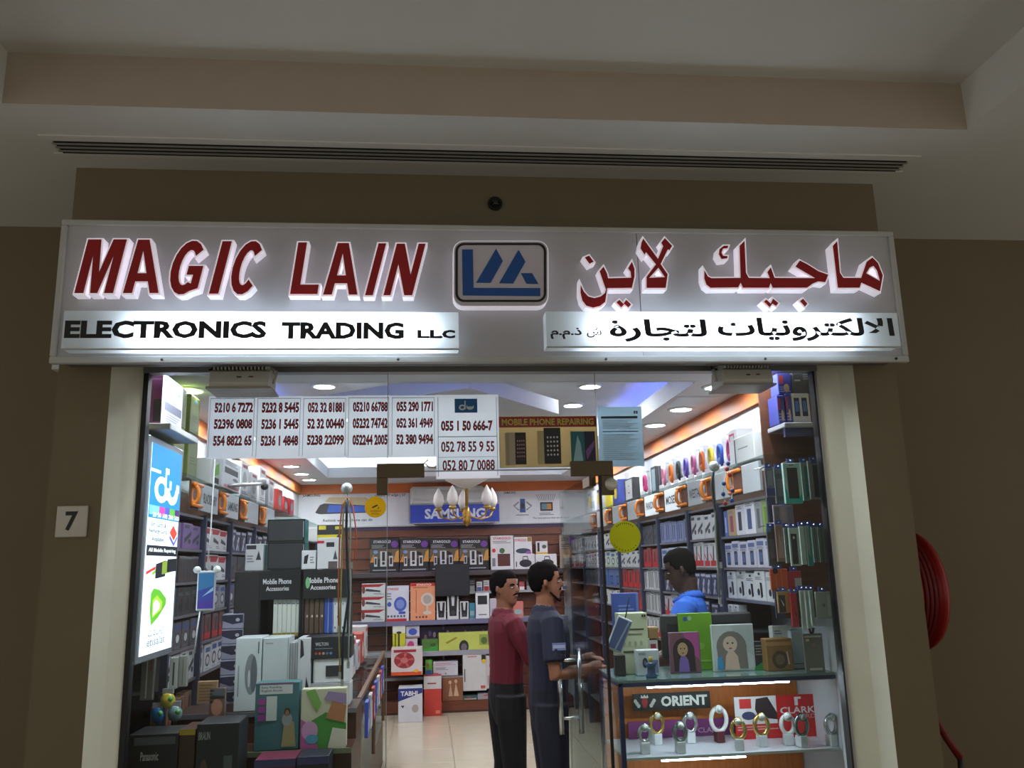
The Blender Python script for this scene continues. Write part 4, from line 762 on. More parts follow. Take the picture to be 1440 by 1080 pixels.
# ================================================================ left side of the window
# lit phone-credit panel
YL0, YL1, zl0, zl1 = 4.0, 4.52, 1.325, 2.315
lb = empty('light_box', (-1.27, (YL0 + YL1) / 2, zl0), PI / 2, 'tall lit advertising panel with blue top and green drop logo inside the left pane', 'light box')
w, h = YL1 - YL0, zl1 - zl0
B().box(-w / 2 - .012, -.012, -.012, w / 2 + .012, .05, h + .012, M((150, 156, 166), .35, .5), .006).build('frame', lb)
scr = B().box(-w / 2 + .02, -.014, .02, w / 2 - .02, -.011, h - .02, EM((226, 238, 252), 1.25)).build('lit_face', lb)
DU = EM((16, 130, 205), .9)
def lit(c, s=.9): return EM(c, s)
def ldec(dec, n):
    q = B(); x0, z0, W2, H2 = -w / 2 + .02, .02, w - .04, h - .04
    for i, d_ in enumerate(dec):
        y = -.0145 - .0004 * (i + 1); m = d_[-1]
        if d_[0] == 'r': q.add([(x0 + d_[1] * W2, y, z0 + d_[2] * H2), (x0 + d_[3] * W2, y, z0 + d_[2] * H2), (x0 + d_[3] * W2, y, z0 + d_[4] * H2), (x0 + d_[1] * W2, y, z0 + d_[4] * H2)], [(0, 1, 2, 3)], m)
        elif d_[0] == 'p': q.add([(x0 + a * W2, y, z0 + c * H2) for a, c in d_[1]], [tuple(range(len(d_[1])))], m)
        elif d_[0] == 'c':
            v, f = curve_mesh([[(a * W2, c * H2) for a, c in p] for p in d_[1]], 0.0); q.add([(x0 + a, y, z0 + c) for a, c, e in v], f, m)
        elif d_[0] == 't':
            v, f, _ = tmesh(d_[1], .012); q.add([(x0 + (d_[2] + a * (d_[4] - d_[2])) * W2, y, z0 + (d_[3] + c * (d_[5] - d_[3])) * H2) for a, c in v], f, m)
    q.build(n, scr)
WL, DK = lit((240, 246, 252), 1.2), M((30, 32, 44), .5)
el = lambda cx, cy, rx, ry, n=24: [(cx + rx * math.cos(2 * PI * k / n), cy + ry * math.sin(2 * PI * k / n)) for k in range(n)]
ldec([('r', 0, .64, 1, 1, DU), ('c', [el(.36, .785, .22, .065), el(.36, .785, .12, .034)], WL), ('r', .46, .74, .58, .90, WL), ('r', 0, .862, .3, .877, WL), ('c', [el(.72, .79, .2, .07), el(.72, .80, .1, .04)], WL), ('r', .5, .80, .95, .87, DU), ('r', .84, .79, .94, .83, WL), ('r', .60, .795, .66, .84, WL),
  ('r', 0, .655, .3, .70, lit((120, 190, 230))), ('r', .3, .655, .48, .70, lit((190, 60, 150))), ('r', .48, .655, .64, .70, lit((80, 80, 190))), ('r', .64, .655, .82, .70, lit((90, 170, 60))), ('r', .82, .655, .98, .70, lit((70, 40, 100))), ('t', '20 50 100 200 500', .1, .645, .97, .668, WL)], 'blue_top')
ldec([('t', 'Sim Cards &', .1, .60, .58, .625, DK), ('t', 'Recharge Cards', .05, .565, .64, .59, DK), ('t', 'Available', .14, .53, .52, .552, DK), ('p', [(.7, .58), (.82, .62), (.97, .58), (.86, .54)], lit((196, 60, 40))), ('p', [(.7, .57), (.86, .53), (.97, .57), (.97, .55), (.86, .51), (.7, .55)], lit((90, 90, 180))), ('r', 0, .46, 1, .51, DK), ('t', 'All Mobile Repairing', .06, .473, .94, .497, WL),
  ('p', [(.02, .385), (.3, .41), (.3, .395), (.02, .37)], lit((200, 50, 50))), ('p', [(.2, .38), (.4, .41), (.4, .39), (.2, .365)], lit((120, 190, 60))), ('p', [(.3, .35), (.3, .42), (.62, .44), (.62, .36)], DK), ('p', [(.5, .37), (.5, .43), (.8, .445), (.8, .38)], lit((140, 170, 50), .5)), ('p', [(.66, .38), (.66, .445), (.99, .45), (.99, .385)], DK)], 'card_print')
ldec([('c', [[(.28, .13), (.22, .2), (.22, .28), (.3, .305), (.5, .295), (.72, .25), (.72, .22), (.5, .165)], [(.32, .175), (.32, .235), (.4, .25), (.52, .23), (.52, .205)]], lit((96, 176, 44))), ('c', [[(.3, .165), (.29, .25), (.42, .27), (.6, .235), (.58, .20)], [(.32, .175), (.32, .235), (.4, .25), (.52, .23), (.52, .205)]], lit((170, 205, 60))), ('t', AR('FE95 FEFB FE8E FEBC FE97 FE8D'), .2, .08, .7, .12, lit((140, 146, 150), .5)), ('t', 'etisalat', .18, .035, .74, .075, lit((140, 146, 150), .5))], 'drop_logo')
# high shelf with purple box
o = tag(B().box(-1.42, 4.02, 2.355, -1.18, 4.5, 2.385, M((176, 180, 184), .4), .004).build('corner_shelf'), 'small white shelf high in the left window corner', 'shelf'); B().box(-1.40, 4.04, 2.30, -1.38, 4.48, 2.355, ALU).build('bracket', o)
fb('set_box', 'purple sided white tall box on the high left corner shelf', 'box', (207, 524, 228, 600), 4.1, .34, (96, 40, 84), [('r', .45, .08, .98, .5, (30, 28, 32)), ('l', .1, .84, .9, .92, 1, (130, 80, 120))], z=2.386, side=(206, 214, 226), sdec=[('t', 'PHETEX', .25, .72, .85, .80, (60, 90, 150), .02), ('r', .12, .33, .95, .5, (96, 100, 118)), ('p', [(.3, .52), (.5, .66), (.7, .52)], (140, 150, 170)), ('l', .2, .12, .9, .3, 4, (130, 130, 170)), ('r', .2, .04, .8, .1, (190, 80, 130))])
# boxes on top of the left shelving (top board at 2.225)
ZT2 = 2.226
for i, (y, z_, h_) in enumerate(((4.74, 0, .26), (5.02, 0, .26), (4.74, .261, .32), (5.02, .261, .32))):
    prod('olive_box', 'olive green upright box with blue dot, %s' % ['lower left of the group', 'lower right of the group', 'upper left of the group', 'upper right of the group'][i], 'box', (FL - .14, y, ZT2 + z_), (.2, .2, h_ - .1 if i > 1 else h_), PI / 2, (96, 108, 46), [('e', .55, .85, .1, .07, (60, 110, 150)), ('r', .05, .05, .95, .08, (80, 90, 40)), ('l', .2, .3, .8, .5, 3, (84, 96, 40))], group='olive boxes on the left shelf top')
sb('game_box', 'small box with green picture on top of the left shelving', 'box', (297, 646, 309, 689), FL, .1, (200, 204, 206), [('p', [(.3, .3), (.95, .5), (.95, .9), (.5, .8)], (120, 180, 70)), ('r', .3, .08, .9, .3, (40, 40, 46))], z=ZT2)
sb('player_box', 'white box with a black player picture and red lettering', 'box', (312, 648, 338, 700), FL + .02, .1, (210, 214, 220), [('r', .12, .52, .85, .72, (34, 36, 44)), ('l', .15, .8, .85, .95, 3, GREYT), ('e', .7, .38, .14, .06, (120, 124, 134)), ('t', 'STARGOLD', .1, .04, .9, .13, REDP, .03)], z=ZT2)
for i, (y, h_, c_, what) in enumerate(((6.4, .26, (212, 216, 218), 'white kettle box'), (6.75, .22, (206, 210, 214), 'white iron box'), (7.1, .3, (216, 218, 222), 'tall white jug box'), (7.5, .24, (200, 202, 208), 'grey appliance box'), (7.95, .2, (206, 70, 60), 'red and white box'), (8.3, .16, (190, 50, 56), 'red bottle carton'), (8.65, .17, (196, 44, 60), 'crimson carton'))):
    prod('appliance_box', what + ' on top of the left shelving towards the back', 'box', (FL - .12, y, ZT2), (.26, .18, h_), PI / 2, c_, [('e', .5, .5, .28, .25, (160, 164, 172)), ('r', .2, .84, .8, .93, (150, 60, 60)), ('l', .1, .1, .9, .2, 2, GREYT)])
# desk-lamp like stick head above the headers
st = empty('selfie_stick', (FL + .03, 5.75, ZT2), 0, 'grey extending stick with round clamp head leaning off the left shelf', 'selfie stick')
q0 = atX(322, 692, FL + .03); q1 = atX(368, 668, FL + .03)
B().tube([(0, q0.y - 5.75, .02), (.01, q1.y - 5.75 - .05, .13)], .012, ALU, 8).build('rod', st); B().ell((.01, q1.y - 5.75 - .02, .15), (.035, .045, .03), M((180, 182, 186), .4)).build('clamp', st); B().ell((.01, q1.y - 5.75 + .08, .12), (.03, .04, .028), M((60, 62, 66), .4)).build('joint', st)
# ---------------------------------------------------------------- stepped window rack, left
DKW = woodmat((58, 34, 24), (78, 46, 30), scale=(3, 3, 10), name='dark_laminate')
rk = empty('window_rack', (-.8, 4.1, 0), 0, 'stepped dark wooden display rack inside the left window', 'display rack')
def rq(n, x0, y0, z0, x1, y1, z1, m): return B().box(x0 + .8, y0 - 4.1, z0, x1 + .8, y1 - 4.1, z1, m).build(n, rk)
rq('step', -1.27, 4.05, 0, -.42, 4.36, .55, DKW); rq('step', -1.27, 4.36, 0, -.36, 4.62, .86, DKW); rq('step', -1.27, 4.62, 0, -.36, 4.98, 1.0, DKW)
rq('step_edge', -1.27, 4.352, .845, -.36, 4.36, .868, M((110, 120, 90), .4)); rq('step_edge', -1.27, 4.612, .985, -.36, 4.62, 1.008, SHELFGREY)
DK_ = (26, 26, 30)
face = [('e', .35, .3, .12, .16, (140, 112, 98)), ('e', .55, .36, .11, .15, (150, 120, 104)), ('e', .75, .42, .1, .14, (130, 104, 92))]
fb('shaver_box', 'black shaver box with faces in the bottom left window corner', 'box', (180, 1032, 248, 1110), 4.1, .2, DK_, [('r', .1, .9, .96, .97, (90, 96, 104)), ('t', 'Panasonic', .25, .76, .62, .84, (190, 190, 196), .02)] + face, z=.552)
fb('trimmer_box', 'narrow brown box with yellow top between two black boxes', 'box', (250, 1026, 273, 1110), 4.12, .2, (74, 44, 28), [('r', 0, .95, 1, 1, (200, 170, 50))], z=.552)
fb('shaver_box', 'black shaver box with blue razor picture and grey lettering', 'box', (275, 1017, 335, 1110), 4.12, .2, (34, 36, 40), [('t', 'BRAUN', .05, .86, .32, .93, (170, 172, 178), .02), ('r', .66, .3, .86, .72, (90, 96, 104)), ('r', .68, .3, .84, .5, (50, 110, 150)), ('e', .2, .45, .12, .25, (96, 74, 64)), ('e', .45, .2, .14, .1, (150, 150, 154))], z=.552)
for x0, x1, y0, c_, lb_ in ((357, 415, 1068, (110, 40, 66), 'dark crimson low box on the bottom step of the rack'), (417, 462, 1064, (34, 36, 48), 'black low box with grey lettering beside the crimson one')):
    fb('shaver_box', lb_, 'box', (x0, y0, x1, 1110), 4.16, .18, c_, [('t', 'Panasonic', .1, .6, .7, .78, (150, 150, 156), .02), ('r', 0, .9, 1, 1, (70, 70, 120))], z=.552)
fb('frame_box', 'teal box with white label, pink squares and a small doll figure', 'box', (358, 960, 420, 1056), 4.40, .1, (62, 110, 116), [('r', .1, .83, .85, .97, (206, 214, 214)), ('t', 'Easy Reading', .14, .91, .6, .95, (90, 110, 120)), ('t', 'English Books', .14, .86, .62, .90, (90, 110, 120)), ('r', .08, .985, .9, 1, (150, 60, 130)), ('r', .26, .44, .5, .80, (196, 210, 206))] + [('r', .08, .68 - i * .12, .24, .77 - i * .12, (150, 60, 140)) for i in range(3)] + [('p', [(.62, .05), (.95, .05), (.9, .42), (.68, .42)], (150, 140, 100)), ('e', .74, .45, .12, .1, (140, 150, 150)), ('e', .74, .56, .07, .06, (60, 40, 30)), ('e', .74, .545, .045, .045, (150, 110, 80))], z=.862)
fb('picture_pack', 'bright picture pack in green, lilac and cream beside the teal box', 'packet', (423, 968, 487, 1056), 4.40, .06, (196, 196, 170), [('p', [(.2, 0), (1, 0), (1, .4), (.55, .6), (.2, .45)], (70, 140, 60)), ('p', [(0, 0), (.4, 0), (.2, .4), (0, .5)], (170, 90, 150)), ('e', .2, .3, .18, .16, (196, 150, 190)), ('e', .25, .16, .14, .08, (80, 150, 180)), ('p', [(.1, .95), (.35, .6), (.45, .75), (.3, 1)], (120, 170, 80)), ('p', [(.55, .5), (.95, .42), (1, .7), (.7, .8)], (176, 120, 84)), ('p', [(.5, .82), (1, .72), (1, .9), (.6, .95)], (150, 130, 170)), ('p', [(.6, .0), (1, .0), (1, .3), (.7, .34)], (206, 206, 190))], z=.862)
fb('device_box', 'big white box with a grey oval device picture', 'box', (330, 897, 367, 1000), 4.68, .2, (196, 206, 208), [('e', .62, .5, .24, .28, (130, 138, 144)), ('e', .72, .5, .12, .25, (96, 104, 110)), ('e', .55, .44, .05, .12, (196, 200, 204)), ('r', .12, .2, .17, .62, (140, 150, 156)), ('r', .86, .78, .9, .94, (70, 76, 80))], z=1.002)
fb('device_box', 'plain pale white box right of the oval device box', 'box', (368.5, 897, 405, 1000), 4.68, .2, (188, 198, 200), [('l', .1, .9, .4, .95, 1, (150, 160, 162)), ('r', .96, 0, 1, 1, (150, 158, 160))], z=1.002)
fb('device_box', 'narrow pale box between the plain white box and the machine', 'box', (407, 903, 418, 1000), 4.72, .2, (176, 180, 184), [('r', .3, 0, .36, 1, (120, 124, 130)), ('r', .65, 0, .7, 1, (120, 124, 130))], z=1.002)
fb('machine_box', 'white carton behind the black lettered box', 'box', (418, 897, 436, 1000), 4.70, .2, (196, 200, 204), [('p', [(.2, .7), (.5, .75), (.4, .95), (.2, .98)], (40, 42, 48)), ('p', [(.6, .2), (.95, .1), (.9, .3), (.7, .45)], (40, 42, 48))], z=1.002)
prn = empty('card_machine', (0, 0, 1.001), 0, 'white counter machine with paper slots under the black lettered box', 'machine')
a, c = atY(437, 945, 4.72), atY(492, 945, 4.72); prn.location = ((a.x + c.x) / 2, 4.82, 1.001); w = c.x - a.x
B().box(-w / 2, -.1, 0, w / 2, .1, .115, M((204, 206, 208), .4), .008).build('lower_body', prn); B().box(-w / 2 + .01, -.092, .115, w / 2, .1, .24, M((214, 216, 218), .4), .008).build('upper_body', prn)
B().box(w * .0, -.104, .03, w * .3, -.098, .085, M((40, 40, 46), .5)).build('slot', prn); B().box(-w * .12, -.096, .15, w * .28, -.09, .205, M((40, 40, 46), .5)).build('slot', prn); B().box(-w / 2 - .002, -.106, .1, w / 2, -.09, .118, M((176, 178, 182), .4)).build('tray_lip', prn); B().box(-w / 2 - .012, -.09, .0, -w / 2, .05, .22, M((140, 160, 186), .4)).build('side_cover', prn)
fb('speaker_box', 'black box lettered in white with coloured dots on the machine', 'box', (429, 895, 494, 928), 4.72, .18, (30, 32, 40), [('t', 'WILTON', .22, .58, .5, .74, (190, 192, 198), .02), ('l', .22, .42, .6, .5, 1, (120, 122, 130))] + [('e', .24 + .08 * i, .24, .028, .06, c_) for i, c_ in enumerate(((180, 60, 50), (200, 90, 60), (190, 150, 120), (90, 110, 130), (90, 140, 200)))], z=1.242)
# black accessory stands
sa = empty('accessory_stand', (-.66, 5.1, 0), 0, 'black display stand lettered Mobile Phone Accessories, the left one', 'display stand', 'black accessory stands')
def stand(o, px, zlev, txt):
    a, c = atY(px[0], 800, 5.05), atY(px[1], 800, 5.05); w = c.x - a.x; o.location = ((a.x + c.x) / 2, 5.05, 0)
    zt = 1.70; m = M((24, 25, 28), .4)
    B().box(-w / 2, .24, 0, w / 2, .26, zt, M((46, 48, 54), .4)).build('back_board', o); B().box(-w / 2, .0, zt - .16, w / 2, .26, zt, m).build('header', o)
    for s in (-1, 1): B().box(s * w / 2 - .006, 0.01, 0, s * w / 2 + .006, .25, zt - .16, m).build('side_board', o)
    for z in (zlev, zlev - .3): B().box(-w / 2, .0, z - .02, w / 2, .24, z, m).build('tray', o)
    B().box(-w / 2, 0, 0, w / 2, .24, zlev - .32, m).build('base_box', o)
    q = B(); decals(q, [('t', 'Mobile Phone', .08, .53, .78, .72, (214, 214, 218), .02), ('t', 'Accessories', .16, .3, .72, .46, (214, 214, 218), .02)] + ([('e', .1, .55, .05, .2, (110, 170, 120))] if txt == 2 else []), w, .16, -.001, z0=zt - .16); q.build('lettering', o)
    return w
stand(sa, (366, 423), 1.335, 1)
sb_ = empty('accessory_stand', (-.3, 5.1, 0), 0, 'black display stand lettered Mobile Phone Accessories with green badge, the right one', 'display stand', 'black accessory stands')
stand(sb_, (427, 490), 1.345, 2)
for i in range(6):
    fb('white_pack', 'slim cream package, %s in the row on the left black stand' % ordn[i].replace('nearest', 'first'), 'packet', (384 + i * 6.4, 843, 390 + i * 6.4, 893), 5.07, .12, (206, 212, 204), [('r', 0, 0, 1, .1, (150, 140, 60)), ('l', .1, .86, .8, .92, 1, GREYT)], z=1.336, group='cream packages in a row')
for i in range(4): fb('brown_pack', 'slim brown package with white dot, %s in the row' % ordn[i].replace('nearest', 'first'), 'packet', (428 + i * 7, 842, 434.4 + i * 7, 893), 5.07, .12, (84, 66, 54), [('e', .6, .5, .2, .04, (200, 190, 180)), ('r', .9, 0, 1, 1, (60, 46, 38))], z=1.346, group='brown packages in a row')
for i in range(2): fb('blue_pack', 'slim blue package, %s beside the brown row' % ['left one', 'right one'][i], 'packet', (456 + i * 6.4, 836, 462 + i * 6.4, 889), 5.07, .12, (44, 76, 160), [('r', .9, 0, 1, 1, (190, 200, 226)), ('r', .1, .9, .9, .95, (90, 120, 190))], z=1.346)
for i in range(2): fb('white_pack', 'wide white package with small dark marks, %s' % ['beside the blue ones', 'at the right end of the stand'][i], 'packet', (469 + i * 11, 834, 479 + i * 10.5, 888), 5.07, .12, (206, 212, 216), [('r', .15, .1, .3, .16, (60, 60, 70)), ('r', .2, .7, .3, .75, (60, 60, 70)), ('e', .6, .4, .08, .03, (90, 96, 110))], z=1.346)
# boxes on top of the stands (header top 1.70)
for k in range(2): fb('tablet_box', 'black glossy tablet box with teal side, %s one of the stacked pair' % ['lower', 'upper'][k], 'box', (376, 762 - k * 32, 429, 795 - k * 31), 5.08, .15, (26, 28, 32), [('r', .04, .08, .95, .94, (40, 42, 46)), ('r', .95, .2, .97, .9, (150, 154, 160))], z=1.702 + k * .158, side=(30, 140, 132), rough=.2)
for x0, y0, x1, y1, z_, c_, d_, lb_ in ((446, 756, 478, 795, 1.702, (200, 202, 206), [('r', .4, .7, .75, .85, (40, 40, 46)), ('p', [(.7, .3), (.9, .3), (.8, .6)], (60, 64, 70)), ('r', 0, .82, .3, .9, REDP), ('r', .5, .02, .9, .24, (80, 70, 70))], 'white carton with black label on the right black stand'), (424, 774, 444, 795, 1.702, (206, 208, 212), [('p', [(.15, .3), (.4, .3), (.5, .8), (.2, .7)], (30, 30, 34)), ('l', .6, .3, .9, .7, 3, GREYT)], 'small white carton with a black mark'), (345, 765, 370, 795, 1.702, (190, 192, 196), [('r', .05, .8, .6, .95, (40, 40, 46)), ('p', [(.6, .4), (.9, .4), (.75, .75)], (46, 48, 54)), ('l', .1, .3, .5, .6, 3, GREYT)], 'grey carton left of the black tablet boxes')):
    fb('carton', lb_, 'box', (x0, y0, x1, y1), 5.06, .16, c_, d_, z=z_)
fb('tool_card', 'black and yellow hanging card above the white carton', 'packet', (446, 738, 482, 760), 5.2, .04, (40, 40, 42), [('r', .0, 0, 1, .42, (206, 186, 40)), ('r', .06, .72, .34, .95, (214, 200, 60)), ('r', .7, .72, .95, .9, (190, 180, 60)), ('e', .85, .22, .08, .2, (40, 40, 42))], z=1.86)
# second little stand under the left shelf header: plinth for the grey carton
tag(B().box(-.07, -.02, 0, .07, .2, 1.70, M((36, 34, 36), .5), .004).build('black_column', loc=(atY(357, 790, 5.06).x - .03, 5.07, 0)), 'narrow black column carrying the grey carton', 'column')
# left low glass counter along the aisle with hanging packs
lc = empty('glass_counter', (-.62, 6.6, 0), 0, 'low glass display counter along the left side of the aisle', 'counter')
B().box(-.3, -1.25, 0, .22, 1.6, .35, DKW).build('base', lc); B().box(-.3, -1.25, .35, .22, 1.6, .93, GLASS2).build('glass_case', lc)
for x in (-.3, .22): B().box(x - .012, -1.26, .93, x + .012, 1.61, .955, M((120, 86, 62), .4)).build('edge_rail', lc)
for y in (-1.25, .2, 1.6): B().box(.21, y - .012, .35, .234, y + .012, .93, M((120, 86, 62), .4)).build('corner_post', lc)
B().box(-.28, -1.2, .62, .2, 1.55, .63, GLASS2).build('inner_shelf', lc)
for i in range(7):
    y = 5.45 + i * .3; o = prod('hanging_pack', '%s hanging packet, %s along the left glass counter' % (['blue', 'white', 'red'][i % 3], NW[i]), 'packet', (-.36, y, .72), (.14, .02, .2), PI / 2, [(66, 84, 176), (206, 206, 214), (180, 60, 60)][i % 3], [('r', .2, .1, .8, .5, (190, 196, 220)), ('r', .1, .8, .9, .92, (60, 70, 160)), ('e', .5, .65, .14, .1, (206, 196, 150))], group='packets hung along the left counter')
for i in range(6):
    prod('counter_carton', '%s carton, %s along the top of the left glass counter' % (['pale', 'red', 'cream'][i % 3], NW[i]), 'box', (-.62, 5.6 + i * .42, .956), (.26, .2, .2 + .03 * (i % 3)), PI / 2, [(200, 200, 206), (190, 70, 60), (206, 200, 196)][i % 3], [('e', .5, .45, .25, .25, [(190, 60, 60), (220, 214, 210), (120, 130, 160)][i % 3]), ('r', .1, .82, .9, .93, REDP)], group='cartons on the left counter')
# phone frame hanging on a cord
ph = empty('phone_display', atY(290, 830, 4.45), 0, 'dummy phone with blue violet screen hanging on a cord at left', 'phone')
B().box(-.045, -.006, -.10, .045, .006, .095, M((190, 192, 196), .3, .4), .008).build('body', ph); q = B(); decals(q, [('r', .08, .06, .92, .94, (50, 60, 150)), ('p', [(.08, .5), (.92, .62), (.92, .94), (.08, .94)], (44, 110, 160)), ('p', [(.3, .35), (.9, .6), (.9, .5)], (150, 190, 220)), ('r', .08, .06, .92, .25, (70, 44, 150))], .09, .195, -.006, z0=-.10); q.build('screen', ph)
for s in (-1, 1): B().ell((s * .048, 0, .10), (.02, .012, .018), M((210, 214, 214), .4), 10, 5).build('corner_pad', ph)
B().tube([(0, 0, .1), (.008, 0, .3), (.012, 0, .62), (.012, 0, ZC - 1.62)], .0035, M((206, 206, 206), .4), 6).build('cord', ph); B().tube([(-.025, 0, -.10), (-.035, 0, -.2), (-.04, 0, -.3)], .004, M((200, 200, 200), .4), 6).build('cable', ph)
# small goods low at left
for px, c_, lb_, d_ in (((198, 925, 216, 985), (120, 118, 112), 'grey slim case hanging below the lit panel', [('r', .4, .05, .5, .95, (206, 206, 200)), ('r', .7, .7, .8, .95, REDP)]), ((238, 925, 250, 968), (196, 204, 200), 'pale phone cover nearest the lit panel', [('r', .4, .1, .6, .85, (80, 84, 84))]), ((251, 922, 263, 966), (150, 152, 146), 'greenish phone cover beside the pale one', [('r', .45, .05, .55, .95, (110, 112, 106))]), ((277, 958, 305, 990), (150, 118, 86), 'tan card packet with fine lines', [('l', .1, .1, .9, .9, 6, (120, 90, 64))]), ((294, 968, 316, 1014), (110, 84, 76), 'packet printed with an abstract portrait in headband', [('r', .05, .78, .95, 1, (90, 92, 98)), ('e', .5, .42, .36, .26, (170, 120, 100)), ('r', .05, .68, .95, .76, BLACK), ('r', .2, 0, .8, .16, (170, 166, 164))])):
    z_ = {0: 1.28}.get(0) if False else None
    fb('small_packet', lb_, 'packet', px, 4.55 if px[0] < 270 else 4.50, .03, c_, d_, z=None)
for i, (x, y, c_, lb_) in enumerate(((222, 1005, (40, 110, 170), 'blue bag of small toys'), (236, 985, (196, 180, 60), 'yellow bag of small toys'), (246, 1003, (120, 150, 160), 'pale blue bag of small toys'))):
    p = atY(x, y, 4.5); o = B().ell((0, 0, 0), (.036, .025, .04), M(c_, .3), 10, 6).build('toy_bag', loc=p); tag(o, lb_ + ' at the lower left', 'bag'); B().box(-.025, -.01, .032, .025, .01, .055, M((150, 150, 150), .4)).build('bag_header', o); B().ell((.016, -.016, .008), (.013, .011, .013), M((90, 170, 90), .3), 8, 5).build('toy', o)

# cords hanging from suction hooks on the glass
def hook(px, label):
    p = atY(px[0], px[1], YG + .03); o = empty('suction_hook', p, 0, label, 'hook'); B().lathe([(.004, .0), (.024, .003), (.026, .012), (.012, .022), (.006, .03)], M((214, 222, 226), .15), 16, (0, 0, 0), 'Y').build('cup', o); B().tube([(0, .0, 0), (0, .012, -.02), (0, .02, -.05), (0, .01, -.06)], .003, CHROME, 6).build('hook_wire', o); return o
hook((488, 687), 'clear suction hook on the left glass holding coloured cords'); hook((1003, 656), 'clear suction hook on the right glass holding a lanyard')
def cord(pxs, c_, label, r=.0035, closed=False, extra=None):
    P = [atY(x, y, YG + .045 + .004 * (k % 2)) for k, (x, y) in enumerate(pxs)]; o0 = P[0]
    pts = [tuple(p - o0) for p in P]
    o = B().tube(pts, r, M(c_, .45), 6).build('charging_cord', loc=o0); tag(o, label, 'cord'); B().box(pts[-1][0] - .006, pts[-1][1] - .004, pts[-1][2] - .03, pts[-1][0] + .006, pts[-1][1] + .004, pts[-1][2], M((214, 214, 214), .4)).build('plug', o); return o
cord([(488, 700), (481, 712), (478, 740), (477, 780), (476, 830), (476, 880)], (220, 110, 50), 'orange charging cord hanging straight down from the left hook')
cord([(489, 700), (496, 712), (500, 740), (501, 765), (498, 785), (494, 790)], (226, 96, 40), 'orange charging cord looped to the right under the left hook')
cord([(487, 701), (483, 720), (481, 760), (480, 800), (479, 850), (477, 900), (478, 945)], (206, 190, 90), 'yellow charging cord hanging from the left hook')
cord([(490, 701), (493, 730), (492, 780), (493, 830), (491, 880), (490, 930)], (196, 206, 196), 'pale charging cord hanging from the left hook')
cord([(488, 702), (487, 740), (488, 790), (490, 840), (482, 900), (481, 955)], (40, 46, 70), 'dark charging cord hanging from the left hook', .006)
cord([(1003, 662), (1004, 690), (1006, 720), (1007, 760), (1010, 800), (1012, 840)], (150, 160, 156), 'grey green lanyard hanging from the right hook', .006)
cord([(1003, 662), (1001, 680), (1003, 700), (1009, 740), (1013, 790)], (60, 64, 66), 'black handled strap hanging from the right hook', .008)
bc = empty('bead_string', atY(1024, 650, YG + .05), 0, 'string of blue and red beads hanging inside the right glass', 'beads'); o0 = bc.location.copy()
bp = [atY(x, y, YG + .05) - o0 for x, y in ((1024, 652), (1026, 668), (1030, 690), (1029, 704), (1020, 708), (1017, 695), (1018, 680), (1022, 660))]
B().tube(bp, .0025, M((214, 214, 214), .4), 6).build('string', bc)
for k, p in enumerate(bp): B().ell(p, (.011, .011, .011), M([(50, 100, 190), (190, 40, 50), (60, 70, 160)][k % 3], .3), 10, 6).build('bead', bc)

# ================================================================ right window: counter with watches
CX0, CX1, CY0, CY1, CZ = .93, 2.04, 4.28, 4.78, 1.13
ct = empty('watch_counter', ((CX0 + CX1) / 2, CY0, 0), 0, 'glass fronted watch counter with blue frame inside the right pane', 'counter'); cox = (CX0 + CX1) / 2
def cq(n, x0, y0, z0, x1, y1, z1, m): return B().box(x0 - cox, y0 - CY0, z0, x1 - cox, y1 - CY0, z1, m).build(n, ct)
NV = M((34, 42, 92), .4)
OWD = woodmat((186, 96, 36), (206, 120, 52), scale=(26, 2, 2), name='orange_veneer')
cq('glass_top', CX0, CY0, CZ - .012, CX1, CY1, CZ, M((104, 132, 130), .12))
for q_ in ((CX0, CY0, CZ - .03, CX1, CY0 + .02, CZ - .012), (CX0, CY0, CZ - .03, CX0 + .02, CY1, CZ - .012), (CX0, CY0, 0, CX0 + .022, CY0 + .022, CZ - .03), (CX0, CY1 - .02, 0, CX0 + .022, CY1, CZ - .03)): cq('frame_bar', *q_, NV)
cq('front_glass', CX0 + .022, CY0, .1, CX1, CY0 + .006, CZ - .03, GLASS); cq('side_glass', CX0, CY0 + .022, .1, CX0 + .006, CY1 - .02, CZ - .03, GLASS)
cq('back_board', CX0 + .01, CY1 - .012, .1, CX1, CY1, CZ - .03, OWD); cq('plinth', CX0, CY0, 0, CX1, CY1, .1, DKW)
WSH = M((226, 226, 232), .35); cq('watch_shelf', CX0 + .025, CY0 + .02, .758, CX1, CY1 - .014, .77, WSH); cq('watch_shelf', CX0 + .025, CY0 + .02, .43, CX1, CY1 - .014, .445, WSH)
LED = EM((235, 240, 255), 60.0)
a = atY(1110, 968, CY0 + .03)
cq('led_strip', CX0 + .15, CY0 + .024, CZ - .043, a.x, CY0 + .034, CZ - .036, LED); cq('led_housing', CX0 + .02, CY0 + .02, CZ - .036, CX1, CY0 + .05, CZ - .03, ALU); cq('led_strip', CX0 + .2, CY0 + .021, .748, CX0 + .62, CY0 + .028, .754, LED)
YD = CY1 - .03
fb('brand_plate', 'black plate with silver crest lettered ORIENT in the counter', 'sign', (890, 974, 999, 998), YD - .1, .01, (20, 20, 22), [('t', 'ORIENT', .36, .2, .96, .82, (224, 222, 214), .04), ('p', [(.13, .18), (.17, .18), (.19, .5), (.18, .75), (.12, .75), (.11, .5)], (150, 30, 34)), ('p', [(.1, .75), (.11, .95), (.13, .82), (.15, .96), (.17, .82), (.19, .95), (.2, .75)], (206, 204, 196))] + [('e', .15 + s * (.08 + .02 * k), .3 + .14 * k, .022, .12, (190, 188, 180)) for s in (-1, 1) for k in range(3)])
